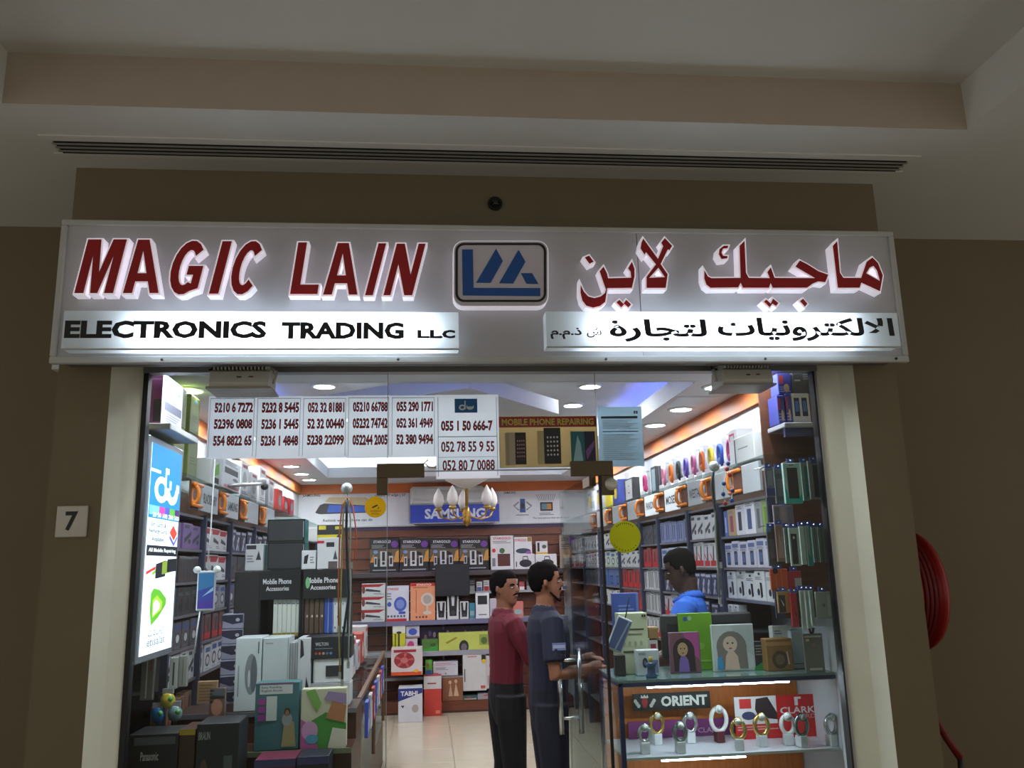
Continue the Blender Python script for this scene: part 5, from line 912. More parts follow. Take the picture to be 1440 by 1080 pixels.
fb('backing_card', 'magenta backing card behind the watches', 'card', (884, 1012, 1036, 1050), YD - .02, .006, (132, 54, 118), [('t', 'CLARK', .64, .2, .86, .5, (196, 170, 200), .02)], z=.771)
fb('brand_card', 'red brand card with white letters and fabric picture in the counter', 'card', (1034, 978, 1152, 1046), YD - .16, .008, (196, 36, 36), [('r', .0, .35, .5, 1, (222, 216, 216)), ('r', .06, .72, .2, .95, (206, 50, 46)), ('e', .16, .55, .08, .1, (60, 64, 100)), ('p', [(.28, .5), (.5, .44), (.5, .6), (.4, .98), (.26, .94), (.24, .7)], (52, 36, 42)), ('p', [(.72, .75), (.72, .95), (.8, .95), (.8, .9), (.76, .9), (.76, .75)], (226, 214, 214)), ('t', 'CLARK', .54, .56, .96, .72, (228, 216, 216), .02), ('t', 'FORD', .72, .44, .96, .54, (206, 150, 150), .015), ('l', .02, .2, .5, .32, 2, (226, 160, 150))], z=.771)
fb('dark_card', 'dark plum brand card at the right end of the counter', 'card', (1158, 970, 1196, 1058), YD - .16, .008, (62, 44, 58), [('t', 'ORIENT', .1, .02, .95, .14, (206, 204, 200), .03), ('p', [(.2, .5), (.24, .5), (.3, .95), (.26, .95)], (190, 186, 186)), ('p', [(.5, 1), (.56, 1), (.95, .4), (.9, .4)], (96, 76, 90)), ('r', .8, .55, .9, .8, (140, 124, 136))], z=.771)
wt0 = None
wst = [(908, 1060, .10, 'silver'), (925, 1046, .13, 'gold'), (958, 1060, .11, 'steel'), (972, 1044, .12, 'silver'), (1013, 1044, .16, 'white'), (1041, 1062, .12, 'gold'), (1073, 1050, .13, 'gold'), (1110, 1048, .12, 'white'), (1130, 1056, .13, 'steel'), (1172, 1052, .12, 'silver')]
for i, (x, y, h_, kind) in enumerate(wst):
    p = atZ(x, y, .771); p.y = min(max(p.y, CY0 + .07), CY1 - .21)
    if 1034 < x < 1200: p.y = min(p.y, YD - .21)
    p.x = atY(x, y, p.y).x
    mt = {'silver': M((214, 214, 216), .2, .9), 'gold': M((214, 180, 110), .22, .9), 'steel': M((150, 158, 156), .25, .9), 'white': M((228, 226, 222), .4)}[kind]
    o = empty('wrist_watch', p, R.uniform(-.3, .3), '%s wrist watch, %s from the left on the lit counter shelf' % (kind, NW[i]), 'watch', 'watches on the lit shelf')
    B().box(-.022, -.016, 0, .022, .03, .055, M((226, 226, 228), .4) if i != 4 else M((84, 26, 34), .4), .003).build('stand', o)
    r_ = h_ * .36; B().tube([(r_ * .75 * math.cos(t), .0, .055 + r_ + r_ * math.sin(t)) for t in [2 * PI * k / 18 for k in range(18)]], .011, mt, 6, closed=True).build('bracelet', o)
    B().lathe([(.001, .012), (.018, .012), (.021, .008), (.021, -.004)], mt, 16, (0, -.008, .055 + r_ * 1.9), 'Y').build('case', o); B().lathe([(.001, .0135), (.016, .013)], M((230, 228, 222), .3), 16, (0, -.008, .055 + r_ * 1.9), 'Y').build('dial', o)
# things on top of the counter
ZK = CZ + .001
fb('phone_box', 'tall pale green box with small print at the left end of the counter', 'box', (872, 862, 912, 948), None, .1, (184, 192, 160), [('l', .35, .7, .86, .76, 1, (60, 60, 50)), ('l', .1, .62, .8, .68, 1, (120, 126, 100)), ('l', .1, .33, .5, .4, 1, (70, 70, 58))] + [('e', .14 + .2 * i, .5, .05, .04, (150, 156, 128)) for i in range(4)] + [('r', .8, .93, .86, .97, BLACK), ('r', .88, .93, .94, .97, BLACK)], z=ZK)
fb('blue_box', 'blue box standing behind the pale green box', 'box', (862, 834, 898, 864), 4.68, .05, (50, 76, 150), [('l', .2, .5, .8, .7, 2, (110, 130, 190)), ('r', .9, 0, 1, 1, (90, 110, 170))], z=1.34)
tag(B().box(-.06, 0, 0, .06, .06, 1.339 - ZK, M((176, 184, 160), .5), .003).build('card_riser', loc=(atY(880, 900, 4.68).x, 4.68, ZK)), 'pale card riser under the blue box', 'riser')
mo = empty('monitor', (1.42, 4.66, ZK), 0, 'black computer monitor seen from behind on the counter', 'monitor'); a, c = atY(930, 900, 4.66), atY(1058, 900, 4.66); mo.location.x = (a.x + c.x) / 2; w = c.x - a.x; zt = atY(994, 862, 4.66).z - ZK
B().box(-w / 2, -.02, .05, w / 2, .02, zt, M((52, 54, 56), .5), .01).build('screen_shell', mo); B().box(-w / 2 + .03, -.026, .08, w / 2 - .03, -.018, zt - .05, M((34, 35, 38), .5)).build('back_cover', mo); B().box(-.03, -.01, 0, .03, .02, .1, M((30, 30, 32), .5)).build('neck', mo); B().box(-.1, -.06, 0, .1, .07, .012, M((30, 30, 32), .5)).build('foot', mo)
fb('green_folder', 'bright green box leaning before the monitor', 'box', (957, 862, 1003, 945), 4.56, .03, (104, 160, 34), [('e', .18, .9, .07, .04, (60, 90, 160)), ('e', .32, .91, .06, .04, (150, 190, 140)), ('e', .62, .42, .1, .06, (130, 180, 80)), ('l', .5, .12, .9, .2, 1, (140, 190, 90))], z=ZK)
def portrait(hair, skin, dress, bgd): return [('r', .03, .03, .97, .97, bgd[0]), ('p', [(.45, .97), (.97, .97), (.97, .3), (.7, .5)], bgd[1]), ('e', .45, .52, .36, .34, hair), ('p', [(.12, .05), (.1, .5), (.8, .5), (.82, .05)], hair), ('e', .42, .58, .17, .17, skin), ('p', [(.26, .03), (.3, .32), (.36, .42), (.5, .42), (.58, .32), (.62, .03)], dress), ('e', .36, .6, .025, .018, (40, 30, 30)), ('e', .48, .6, .025, .018, (40, 30, 30)), ('e', .42, .49, .04, .015, (150, 60, 60))]
fb('phone_case', 'violet case printed with a dark haired girl portrait', 'phone case', (942, 889, 985, 946), 4.46, .02, (120, 84, 110), portrait((50, 32, 40), (190, 160, 120), (130, 100, 180), ((120, 80, 90), (176, 80, 150))), z=ZK)
fb('tablet_case', 'wide pale case printed with a long haired woman portrait', 'tablet case', (1002, 878, 1061, 943), 4.46, .02, (196, 206, 208), portrait((128, 124, 120), (222, 200, 184), (226, 196, 176), ((196, 208, 208), (180, 196, 198))) + [('p', [(.08, .04), (.24, .04), (.2, .32), (.1, .3)], (60, 150, 210)), ('p', [(.3, .05), (.36, .4), (.42, .4), (.4, .05)], (222, 200, 184))], z=ZK)
fb('camera_box', 'white and blue small box in front of the green packaging', 'box', (896, 914, 927, 948), 4.42, .06, (190, 198, 204), [('t', 'KSD', .1, .8, .4, .9, (90, 100, 120), .02), ('e', .36, .5, .12, .2, (44, 46, 54)), ('e', .36, .5, .06, .1, (110, 120, 140)), ('r', .64, .1, .95, .6, (110, 124, 160))], z=ZK)
fb('carton', 'brown small carton on a white box beside the monitor', 'box', (912, 882, 926, 897), 4.58, .08, (150, 120, 76), [('r', 0, .85, 1, .95, (176, 146, 100))], z=ZK + .155)
fb('carton', 'white small box with red picture beside the monitor', 'box', (912, 897, 926, 945), 4.58, .08, (206, 204, 206), [('r', .25, .55, .8, .82, (150, 50, 70))], z=ZK)
fb('toy_dog', 'black toy figure at the left edge of the counter', 'toy', (866, 921, 880, 946), 4.44, .05, (24, 24, 26), [('r', .2, .1, .8, .2, (40, 40, 44))], z=ZK)
o = B().lathe([(.028, 0), (.03, .01), (.02, .02), (.02, .05), (.03, .07), (.001, .075)], M((60, 84, 120), .2), 14).build('perfume_bottle', loc=(atY(915, 948, 4.36).x + .0, 4.345, ZK)); tag(o, 'small blue glass bottle on the counter edge', 'bottle'); B().lathe([(.01, .075), (.01, .1), (.001, .1)], M((200, 180, 60), .3), 10).build('cap', o)
ph2 = empty('phone_display', atY(871, 892, 4.3), 0, 'tilted dummy phone with pale blue screen hanging at the counter corner', 'phone'); ph2.rotation_euler = (0, math.radians(24), 0)
B().box(-.04, -.006, -.085, .04, .006, .085, M((176, 186, 200), .3), .006).build('body', ph2); q = B(); decals(q, [('r', .08, .06, .92, .94, (86, 106, 160)), ('p', [(.5, .06), (.6, .06), (.85, .94), (.75, .94)], (160, 180, 214))], .08, .17, -.006, z0=-.085); q.build('screen', ph2); B().tube([(0, 0, .085), (-.02, 0, .2)], .003, M(BLACK), 6).build('cord', ph2)
for px, Y, d_, c_, lb_, dec in (((1078, 898, 1115, 945), 4.40, .07, (140, 104, 60), 'brown watch box with a round bracelet window', [('r', 0, .78, 1, .9, (176, 134, 84)), ('e', .5, .35, .3, .28, (84, 68, 50)), ('e', .5, .35, .18, .16, (120, 100, 76)), ('p', [(.8, .2), (.86, .2), (.8, .6), (.76, .6)], (206, 200, 190))]), ((1114, 887, 1131, 945), 4.46, .1, (186, 200, 206), 'pale blue white phone box right of the brown box', [('l', .1, .1, .9, .16, 1, GREYT)]), ((1157, 888, 1175, 945), 4.46, .12, (176, 192, 196), 'tall pale box behind the grey phone cover', [('r', .6, 0, .64, 1, (140, 156, 160))]), ((1060, 902, 1076, 945), 4.46, .04, (40, 44, 48), 'black and green remote card beside the portrait case', [('p', [(0, 0), (1, 0), (1, .35), (0, .1)], (50, 140, 70)), ('l', .2, .5, .8, .9, 4, (130, 134, 140))]), ((1086, 880, 1112, 897), 4.50, .05, (200, 206, 206), 'white flat box lying behind the brown watch box', [('l', .1, .3, .5, .7, 2, (110, 130, 170))])):
    zz_ = ZK if px[3] == 945 else ZK + .15
    fb('counter_box', lb_, 'box', px, Y, d_, c_, dec, z=zz_)
pc = fb('phone_cover', 'smoky grey phone cover hanging before the pale boxes', 'phone cover', (1131, 891, 1158, 938), 4.33, .012, (124, 122, 116), [('r', .06, .9, .94, .95, (190, 196, 196)), ('r', .12, .8, .3, .86, (226, 210, 150)), ('e', .5, .7, .1, .05, (150, 130, 116)), ('r', .2, .03, .85, .09, (206, 200, 180))], z=ZK); B().tube([(0, 0, .17), (-.012, 0, .21), (.012, 0, .21), (0, 0, .17)], .006, M(BLACK), 6).build('loop', pc)

# phone cases on hooks on the end panel of the right shelving (panel face at Y 4.238)
def hang(px, Y, c_, dec, lb_, d_=.012, name='phone_case_pack'):
    o = fb(name, lb_, 'phone case', px, Y, d_, c_, dec)
    hh = (atY((px[0] + px[2]) / 2, px[1], Y).z - atY((px[0] + px[2]) / 2, px[3], Y).z)
    B().tube([(0, -.015, hh + .012), (0, 4.24 - Y, hh + .012)], .003, CHROME, 6).build('peg', o); B().box(-.018, -.002, hh - .001, .018, .002, hh + .022, M((60, 84, 170), .4)).build('hang_tab', o)
    return o
DG, TL = (104, 112, 114), (170, 206, 198)
clr = [('r', .12, .08, .88, .86, (92, 90, 96)), ('r', .2, .2, .8, .7, (120, 114, 120))]
tealcase = [('r', .2, .12, .82, .88, (44, 36, 40)), ('p', [(0, 0), (1, 0), (1, .3), (.8, .12), (.2, .12), (0, .5)], (48, 180, 168)), ('r', .35, .93, .6, .96, (120, 130, 130))]
hang((1077, 658, 1089, 699), 4.06, (110, 110, 128), [('r', 0, .05, 1, .3, (60, 62, 120)), ('r', .2, .4, .8, .9, (140, 140, 150))], 'clear case pack with blue band, first on the top pegs')
hang((1090, 659, 1104, 708), 4.08, DG, clr, 'dark clear case pack, second on the top pegs')
hang((1103, 651, 1127, 708), 4.02, TL, tealcase, 'white and turquoise case pack, largest on the top pegs', .02)
hang((1128, 650, 1137, 704), 4.10, (120, 150, 146), [('r', .5, .1, .9, .9, (40, 130, 124))], 'narrow turquoise edged pack on the top pegs')
hang((1138, 648, 1155, 702), 4.14, (140, 152, 152), [('r', .35, .05, .95, .9, (46, 50, 54)), ('r', .3, .92, .9, 1, (60, 84, 170))], 'dark case pack nearest the frame on the top pegs')
hang((1088, 710, 1116, 738), 4.20, (140, 132, 140), [('r', .05, .1, .3, .9, (110, 100, 104)), ('r', .4, .1, .6, .9, (160, 140, 140)), ('r', .7, .1, .95, .9, (120, 116, 130))], 'row of small clear packs under the top pegs')
for px, Y, c_, dec, lb_ in (((1080, 742, 1092, 796), 4.12, (90, 96, 96), clr + [('r', .05, .88, .5, .98, (70, 120, 190))], 'dark case pack, first on the middle pegs'), ((1092, 738, 1103, 790), 4.08, (140, 112, 104), [('p', [(.1, .1), (.4, .9), (.6, .5), (.8, .95), (.9, .1)], (176, 150, 144))], 'brown shiny case pack on the middle pegs'), ((1104, 742, 1112, 792), 4.14, (150, 166, 158), [('r', .4, 0, .6, 1, (110, 124, 118))], 'pale green narrow pack on the middle pegs'), ((1111, 742, 1125, 796), 4.06, (176, 196, 190), [('r', .15, .05, .75, .84, (52, 46, 50)), ('e', .45, .74, .12, .04, (190, 186, 180))], 'white pack with a dark case on the middle pegs'), ((1126, 740, 1135, 794), 4.10, (190, 214, 208), [('r', .7, 0, .85, 1, (110, 150, 146))], 'white green pack on the middle pegs'), ((1135, 739, 1142, 796), 4.14, (60, 160, 158), [('p', [(0, .4), (.6, .2), (.6, 1), (0, 1)], (150, 176, 172))], 'turquoise narrow pack on the middle pegs'), ((1143, 741, 1151, 791), 4.16, (120, 144, 142), [('r', .4, 0, .6, 1, (96, 116, 116))], 'grey green pack, second from the frame on the middle pegs'), ((1152, 741, 1161, 791), 4.17, (112, 130, 128), [('r', .4, 0, .6, 1, (90, 104, 104))], 'grey pack nearest the frame on the middle pegs'),
  ((1084, 800, 1108, 830), 4.19, (206, 92, 44), [('r', .3, 0, .33, 1, (230, 130, 80)), ('r', .62, 0, .65, 1, (230, 130, 80)), ('e', .3, .9, .16, .14, (30, 30, 30))], 'orange card packs under the middle pegs'), ((1108, 803, 1127, 828), 4.20, (190, 60, 66), [('r', .5, 0, 1, .6, (190, 190, 190))], 'red and white card pack under the middle pegs'),
  ((1094, 832, 1111, 862), 4.10, (176, 140, 84), [('r', .08, .02, .62, .84, (60, 54, 52)), ('p', [(.2, .7), (.5, .4), (.45, .3)], (196, 190, 186))], 'kraft framed case pack on the lower pegs'), ((1113, 834, 1125, 882), 4.08, (176, 36, 46), [('r', .75, 0, 1, 1, (40, 24, 28)), ('p', [(.4, .5), (.45, .3), (.6, .35)], (40, 20, 24))], 'red phone case on the lower pegs'), ((1127, 830, 1133, 886), 4.10, (186, 206, 200), [], 'white slim case, first of three on the lower pegs'), ((1134, 830, 1139, 884), 4.12, (180, 200, 196), [], 'white slim case, second of three on the lower pegs'), ((1140, 830, 1145, 880), 4.14, (176, 196, 192), [], 'white slim case, third of three on the lower pegs'), ((1148, 832, 1169, 870), 4.10, (160, 180, 178), [('e', .5, .5, .1, .06, (120, 136, 134)), ('r', .75, .1, .95, .9, (186, 204, 200))], 'frosted clear phone cover nearest the frame on the lower pegs')):
    hang(px, Y, c_, dec or [('r', .4, .1, .6, .9, (150, 170, 166))], lb_)
# high corner shelf at right
o = tag(B().box(1.78, 4.02, 2.335, 2.03, 4.234, 2.36, M((150, 152, 160), .4), .004).build('corner_shelf'), 'small grey shelf high in the right window corner', 'shelf'); B().box(1.79, 4.04, 2.29, 2.02, 4.06, 2.335, NV).build('rail', o)
bl = [('r', .1, .5, .4, .9, (190, 60, 60)), ('e', .6, .3, .2, .2, (226, 180, 60)), ('l', .1, .1, .9, .4, 3, (150, 160, 220))]
for px, c_, dec, z_, lb_ in (((1094, 556, 1104, 597), (56, 62, 140), bl, 2.361, 'blue phone box with red and yellow picture, front left on the high shelf'), ((1105, 554, 1113, 594), (66, 60, 140), bl, 2.361, 'violet phone box with yellow picture, second on the high shelf'), ((1114, 553, 1139, 591), (206, 210, 214), [('r', .12, .25, .42, .85, (44, 50, 70)), ('r', .55, .25, .85, .85, (44, 50, 70)), ('r', .17, .4, .37, .75, (80, 120, 190)), ('r', .6, .4, .8, .75, (80, 120, 190))], 2.361, 'white box with two small phones on the high right shelf')):
    fb('phone_box', lb_, 'box', px, 4.08, .12, c_, dec, z=z_)
fb('phone_box', 'blue phone box on the upper left of the high right shelf', 'box', (1094, 525, 1113, 556), 4.09, .1, (60, 66, 150), bl, z=2.361 + .155); fb('phone_box', 'dark grey phone box on top of the white one', 'box', (1114, 517, 1142, 553), 4.09, .1, (70, 72, 74), [('l', .55, .55, .9, .85, 4, (150, 152, 154)), ('r', .1, .5, .4, .56, (170, 170, 172))], z=2.361 + .152)

# things on the top of the right shelving
def bag(i, y, c_, what, h_=.22):
    o = empty('pouch', (FR + .1, y, ZT2), -PI / 2, '%s in a clear bag on top of the right shelving' % what, 'bag', 'clear bags along the right shelf top')
    w = .12; B().box(-w / 2, -.03, 0, w / 2, .03, h_, PLASTIC, .008).build('clear_bag', o); B().box(-w / 2, -.031, .002, w / 2, -.028, .05, M((214, 206, 210), .4)).build('paper_label', o)
    t = [2 * PI * k / 16 for k in range(16)]
    B().tube([(.032 * math.cos(a), -.005, .12 + .06 * math.sin(a)) for a in t], .013, M(c_, .4), 8, closed=True).build('handle_ring', o); B().ell((.0, 0, .075), (.036, .02, .03), M(c_, .4), 10, 6).build('pad', o)
for i, (y, c_, what) in enumerate(((4.98, (206, 50, 130), 'hot pink holder'), (5.16, (40, 80, 180), 'blue holder'), (5.34, (232, 200, 30), 'yellow holder'), (5.52, (232, 110, 30), 'orange holder'), (5.70, (226, 120, 170), 'pink holder'), (5.88, (90, 70, 170), 'violet holder'), (6.06, (36, 36, 40), 'black holder'), (6.26, (232, 120, 40), 'bright orange holder'), (6.46, (226, 140, 170), 'pale pink holder'), (7.05, (214, 60, 130), 'pink ringed holder'))): bag(i, y, c_, what)
prod('tablet_box', 'black edged tablet box between pouches on the right shelf top', 'box', (FR + .1, 6.7, ZT2), (.14, .05, .22), -PI / 2, (40, 42, 46), [('r', .2, .1, .92, .9, (150, 176, 186))]); prod('tablet_case', 'white tablet case with a red smile and black handles', 'tablet case', (FR + .08, 7.45, ZT2), (.34, .06, .2), -PI / 2, (40, 40, 44), [('r', .14, .08, .86, .94, (222, 224, 226)), ('p', [(.36, .42), (.42, .34), (.58, .34), (.64, .42), (.57, .38), (.43, .38)], (190, 50, 50)), ('e', .44, .66, .02, .04, (60, 60, 60)), ('e', .56, .66, .02, .04, (60, 60, 60))])
prod('gift_box', 'white box with a pink handle on the right shelf top', 'box', (FR + .1, 4.80, ZT2), (.14, .1, .22), -PI / 2, (222, 222, 228), [('p', [(.1, .7), (.1, .9), (.7, .9), (.7, .7), (.62, .7), (.62, .84), (.18, .84), (.18, .7)], (206, 70, 120)), ('r', .85, .1, .98, .6, BLACK)]); prod('white_box', 'plain grey white box nearest the glass on the right shelf top', 'box', (FR + .1, 4.56, ZT2), (.3, .16, .15), -PI / 2, (200, 204, 206), [('l', .2, .5, .7, .6, 1, (120, 126, 134)), ('r', .02, .05, .08, .95, (60, 64, 70))])
for i, (y, c_) in enumerate(((8.0, (60, 80, 170)), (8.35, (226, 206, 50)), (8.8, (206, 206, 212)), (9.3, (190, 196, 206)))): prod('hanging_card', '%s card box far along the right shelf top' % ['blue', 'yellow', 'white', 'pale blue'][i], 'box', (FR + .1, y, ZT2), (.25, .1, .24), -PI / 2, c_, [('e', .5, .5, .3, .25, (230, 200, 40)), ('r', .2, .8, .8, .92, (50, 60, 130))])
# ================================================================ people
def ringz(c, rx, ry, n=16): return [(c[0] + rx * math.cos(2 * PI * j / n), c[1] + ry * math.sin(2 * PI * j / n), c[2]) for j in range(n)]
HEADL = [(.0, .066, .01, .024), (.02, .080, -.03, .044), (.045, .082, -.06, .056), (.07, .084, -.076, .063), (.095, .083, -.088, .068), (.12, .079, -.095, .072), (.15, .084, -.099, .075), (.18, .076, -.095, .072), (.205, .05, -.072, .058), (.222, .015, -.03, .03)]
def head_rings(s=1.0, zmin=-1, grow=0.0, frontcap=None):
    rs = []
    for z, f, k, w in HEADL:
        if z < zmin: continue
        f2 = f + grow; k2 = k - grow; w2 = w + grow
        if frontcap is not None and z < .165: f2 = min(f2, frontcap)
        rs.append([((f2 + k2) / 2 + (f2 - k2) / 2 * math.cos(2 * PI * j / 16), w2 * math.sin(2 * PI * j / 16), z + (grow if z > .2 else 0)) for j in range(16)])
    return rs
def person(loc, rz, label, shirt, trous, skin, arms, headyaw=0.0, headpitch=0.0, sleeve='long', hairc=(18, 16, 15), moustache=False, beard=False, H=1.70, bulk=1.0, lean=0.0):
    SK, SH, TR, SHOE = M(skin, .55), M(shirt, .8), M(trous, .8), M((24, 22, 22), .4)
    b = B()
    T = [(.74, 0, .07, .12), (.80, 0, .092, .146), (.85, 0, .105, .158), (.92, 0, .115, .168), (1.0, 0, .108, .158), (1.10, .006, .108, .158), (1.22, .012, .118, .172), (1.32, .008, .118, .185), (1.39, 0, .098, .168), (1.43, -.008, .07, .105)]
    lx = lambda z: lean * max(0, z - .95)
    b.rings([ringz((x + lx(z), 0, z), rx * bulk, ry * bulk) for z, x, rx, ry in T if z >= .99] , SH)
    b.rings([ringz((x, 0, z), rx * bulk * .99, ry * bulk * .99) for z, x, rx, ry in T if z <= 1.01], TR)
    hx = lx(1.47)
    b.tube([(hx - .012, 0, 1.40), (hx - .002, 0, 1.46), (hx + .004, 0, 1.53)], [.062, .056, .056], SK, 12)
    b.tube([(hx - .012, 0, 1.415), (hx - .006, 0, 1.455)], [.078, .066], SH, 14)
    for s in (-1, 1):
        b.tube([(0, s * .085, .93), (.0, s * .092, .80), (.012, s * .095, .50), (-.01, s * .098, .20), (-.015, s * .098, .05)], [.098, .095, .074, .066, .062], TR, 14)
        b.tube([(-.07, s * .098, .045), (.0, s * .1, .055), (.1, s * .104, .042), (.19, s * .108, .03)], [.036, .042, .038, .024], SHOE, 10)
        el, wr, hd = arms[0 if s < 0 else 1]
        sh = Vector((hx * .9 - .0, s * .185 * bulk, 1.375)); el = Vector(el); wr = Vector(wr)
        up = SH; lo = SH if sleeve == 'long' else SK
        mid = sh.lerp(el, .62)
        b.tube([sh + Vector((0, -s * .05, .01)), sh, sh.lerp(el, .3), mid if sleeve != 'long' else sh.lerp(el, .6), el], [.06, .062, .058, .055 if sleeve == 'long' else .062, .05 if sleeve == 'long' else .044], SH, 12) if sleeve == 'long' else b.tube([sh + Vector((0, -s * .05, .01)), sh, sh.lerp(el, .3), sh.lerp(el, .74), sh.lerp(el, .76)], [.06, .066, .064, .064, .046], SH, 12)
        if sleeve != 'long': b.tube([sh.lerp(el, .5), el, el.lerp(wr, .5), wr], [.047, .042, .038, .027], SK, 12)
        else: b.tube([el.lerp(sh, .1), el, el.lerp(wr, .5), el.lerp(wr, .95)], [.05, .049, .043, .036], SH, 12)
        d = (wr - el).normalized(); side = d.cross(Vector((0, 0, 1)));
        if side.length < .1: side = Vector((0, 1, 0))
        side.normalize(); nrm = side.cross(d)
        b.tube([wr - d * .02, wr, wr + d * .045, wr + d * .085], [.027, .027, .036, .034], SK, 10)
        for k in range(4):
            o_ = side * (-.027 + .018 * k); base = wr + d * .08 + o_; ln = (.062, .07, .066, .052)[k]
            b.tube([base - d * .02, base, base + d * ln * .5 - nrm * .006, base + d * ln * .85 - nrm * .026], [.010, .0095, .009, .008], SK, 8)
        tb = wr + d * .03 - side * .03 * s
        b.tube([tb + side * .012 * s, tb, tb + d * .03 - side * .018 * s, tb + d * .055 - side * .016 * s - nrm * .01], [.013, .013, .011, .009], SK, 8)
    # head, turned on the neck
    hm = Matrix.Translation((hx + .004, 0, 1.478)) @ Matrix.Rotation(headyaw, 4, 'Z') @ Matrix.Rotation(headpitch, 4, 'Y')
    tr = lambda rs: [[tuple(hm @ Vector(p)) for p in r] for r in rs]
    b.rings(tr(head_rings()), SK)
    P = lambda x, y, z: hm @ Vector((x, y, z))
    b.tube([P(.076, 0, .135), P(.092, 0, .112), P(.098, 0, .098), P(.08, 0, .09)], [.010, .012, .014, .010], SK, 8)
    for s in (-1, 1): b.tube([P(-.004, s * .066, .118), P(-.008, s * .08, .125), P(-.008, s * .082, .10), P(-.002, s * .07, .083)], [.010, .013, .012, .008], SK, 8)
    b.tube([P(.078, -.02, .064), P(.088, 0, .066), P(.078, .02, .064)], [.007, .009, .007], SK, 8)
    me = bpy.data.meshes.new('raw'); me.from_pydata(b.v, [], b.f); ob = bpy.data.objects.new('raw', me); COL.objects.link(ob)
    md = ob.modifiers.new('r', 'REMESH'); md.mode = 'VOXEL'; md.voxel_size = .0065
    sm = ob.modifiers.new('s', 'SMOOTH'); sm.factor = .5; sm.iterations = 3
    m2 = bpy.data.meshes.new_from_object(ob.evaluated_get(bpy.context.evaluated_depsgraph_get()))
    kd = kdtree.KDTree(len(b.f))
    for i, f in enumerate(b.f):
        c = Vector((0, 0, 0))
        for q in f: c += Vector(b.v[q])
        kd.insert(c / len(f), i)
    kd.balance()
    m2.materials.clear()
    for m in b.ms: m2.materials.append(m)
    idx = [b.mi[kd.find(p.center)[1]] for p in m2.polygons]
    m2.polygons.foreach_set('material_index', idx); m2.polygons.foreach_set('use_smooth', [True] * len(idx)); m2.name = 'person'
    bpy.data.objects.remove(ob); bpy.data.meshes.remove(me)
    o = bpy.data.objects.new('person', m2); COL.objects.link(o); o.location = loc; o.rotation_euler = (0, 0, rz); o.scale = (1, 1, H / 1.70); tag(o, label, 'person')
    HM = M(hairc, .9, spec=.08, var=.1, scale=60)
    h = B(); rs = []; zs = [.05 + .172 * (k / 21) for k in range(22)]
    L = HEADL
    for z in zs:
        k = max(i_ for i_ in range(len(L) - 1) if L[i_][0] <= z + 1e-9) if z < .222 else len(L) - 2
        t = (z - L[k][0]) / (L[k + 1][0] - L[k][0]); f_, k_, w_ = (L[k][q] * (1 - t) + L[k + 1][q] * t for q in (1, 2, 3)); rg = []
        for jj in range(32):
            a = 2 * PI * jj / 32; d_ = abs(math.degrees(math.atan2(math.sin(a), math.cos(a))))
            hl = .178 if d_ < 45 else (.178 - .06 * (d_ - 45) / 25 if d_ < 70 else (.118 if d_ < 95 else (.118 - .055 * min(1, (d_ - 95) / 25))))
            g_ = max(-.008, min(.008, (z - hl) * 1.4))
            if z > .19: g_ += .004
            rg.append(((f_ + k_) / 2 + ((f_ - k_) / 2 + g_) * math.cos(a), (w_ + g_) * math.sin(a), z + max(0, g_) * max(0, (z - .17) / .05)))
        rs.append(rg)
    h.rings(tr(rs), HM)
    h.build('hair', o)
    e = B()
    for s in (-1, 1):
        e.ell(P(.0745, s * .031, .118), (.0095, .0095, .005), M((176, 168, 160), .4), 8, 5); e.ell(P(.0795, s * .031, .118), (.0065, .0065, .005), M((20, 14, 12), .4), 8, 5)
    e.build('eyes', o)
    w = B()
    for s in (-1, 1): w.tube([P(.083, s * .016, .137), P(.083, s * .034, .142), P(.07, s * .052, .136)], [.004, .005, .003], HM, 6)
    if moustache: w.tube([P(.074, -.027, .070), P(.086, -.013, .077), P(.088, 0, .079), P(.086, .013, .077), P(.074, .027, .070)], [.003, .0055, .006, .0055, .003], HM, 8)
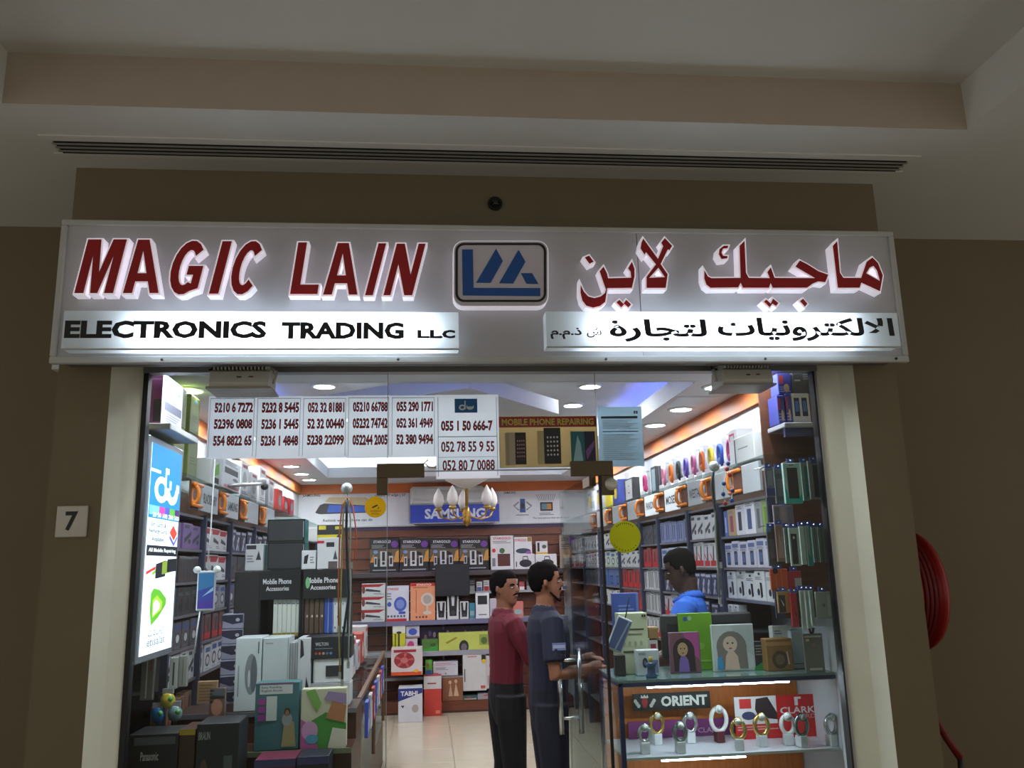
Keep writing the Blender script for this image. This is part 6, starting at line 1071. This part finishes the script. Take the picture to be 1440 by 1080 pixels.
    if beard: w.tube([P(.02, -.06, .06), P(.062, -.036, .02), P(.08, 0, .012), P(.062, .036, .02), P(.02, .06, .06)], [.004, .007, .011, .007, .004], HM, 8)
    w.build('facial_hair', o)
    l = B(); l.tube([P(.081, -.02, .064), P(.0905, 0, .067), P(.081, .02, .064)], [.003, .0045, .003], M((120, 66, 58), .5), 6); l.build('lips', o)
    return o
g = lambda e, w: (e, w, None)
p = person((.50, 5.62, 0), math.radians(12), 'man in maroon long sleeved shirt and black trousers looking over his shoulder', (96, 16, 34), (14, 14, 17), (128, 84, 62), [g((.10, -.235, 1.14), (.27, -.12, 1.17)), g((.10, .235, 1.14), (.27, .12, 1.20))], headyaw=math.radians(-48), moustache=True, H=1.655, bulk=.97)
p = person((.69, 5.06, 0), math.radians(2), 'man in navy uniform with short sleeves standing in profile beside the open door', (22, 27, 48), (18, 21, 36), (134, 88, 62), [g((.0, -.255, 1.10), (.20, -.17, 1.12)), g((.03, .25, 1.10), (.22, .10, 1.14))], headyaw=math.radians(-4), sleeve='short', beard=True, moustache=True, H=1.70, bulk=1.04)
s_ = B(); decals(s_, [('r', 0, 0, 1, 1, (120, 130, 176)), ('r', .06, .3, .94, .7, (176, 184, 210))], .075, .04, -.286, x0=-.02, z0=1.235); s_.build('shoulder_patch', p)
p = person((1.565, 5.10, 0), math.radians(158), 'man in bright blue shirt behind the counter facing the shelving', (52, 110, 214), (40, 42, 52), (66, 44, 34), [g((.10, -.24, 1.12), (.26, -.12, 1.06)), g((.10, .24, 1.12), (.26, .12, 1.06))], headyaw=math.radians(8), headpitch=math.radians(20), sleeve='short', H=1.765)
c_ = B().tube([(-.085, 0, 1.43), (-.05, .075, 1.44), (.03, .08, 1.43), (.09, .03, 1.405)], [.014, .016, .016, .012], M((44, 98, 198), .8), 8); c_.tube([(-.085, 0, 1.43), (-.05, -.075, 1.44), (.03, -.08, 1.43), (.09, -.03, 1.405)], [.014, .016, .016, .012], M((44, 98, 198), .8), 8); c_.build('collar', p)
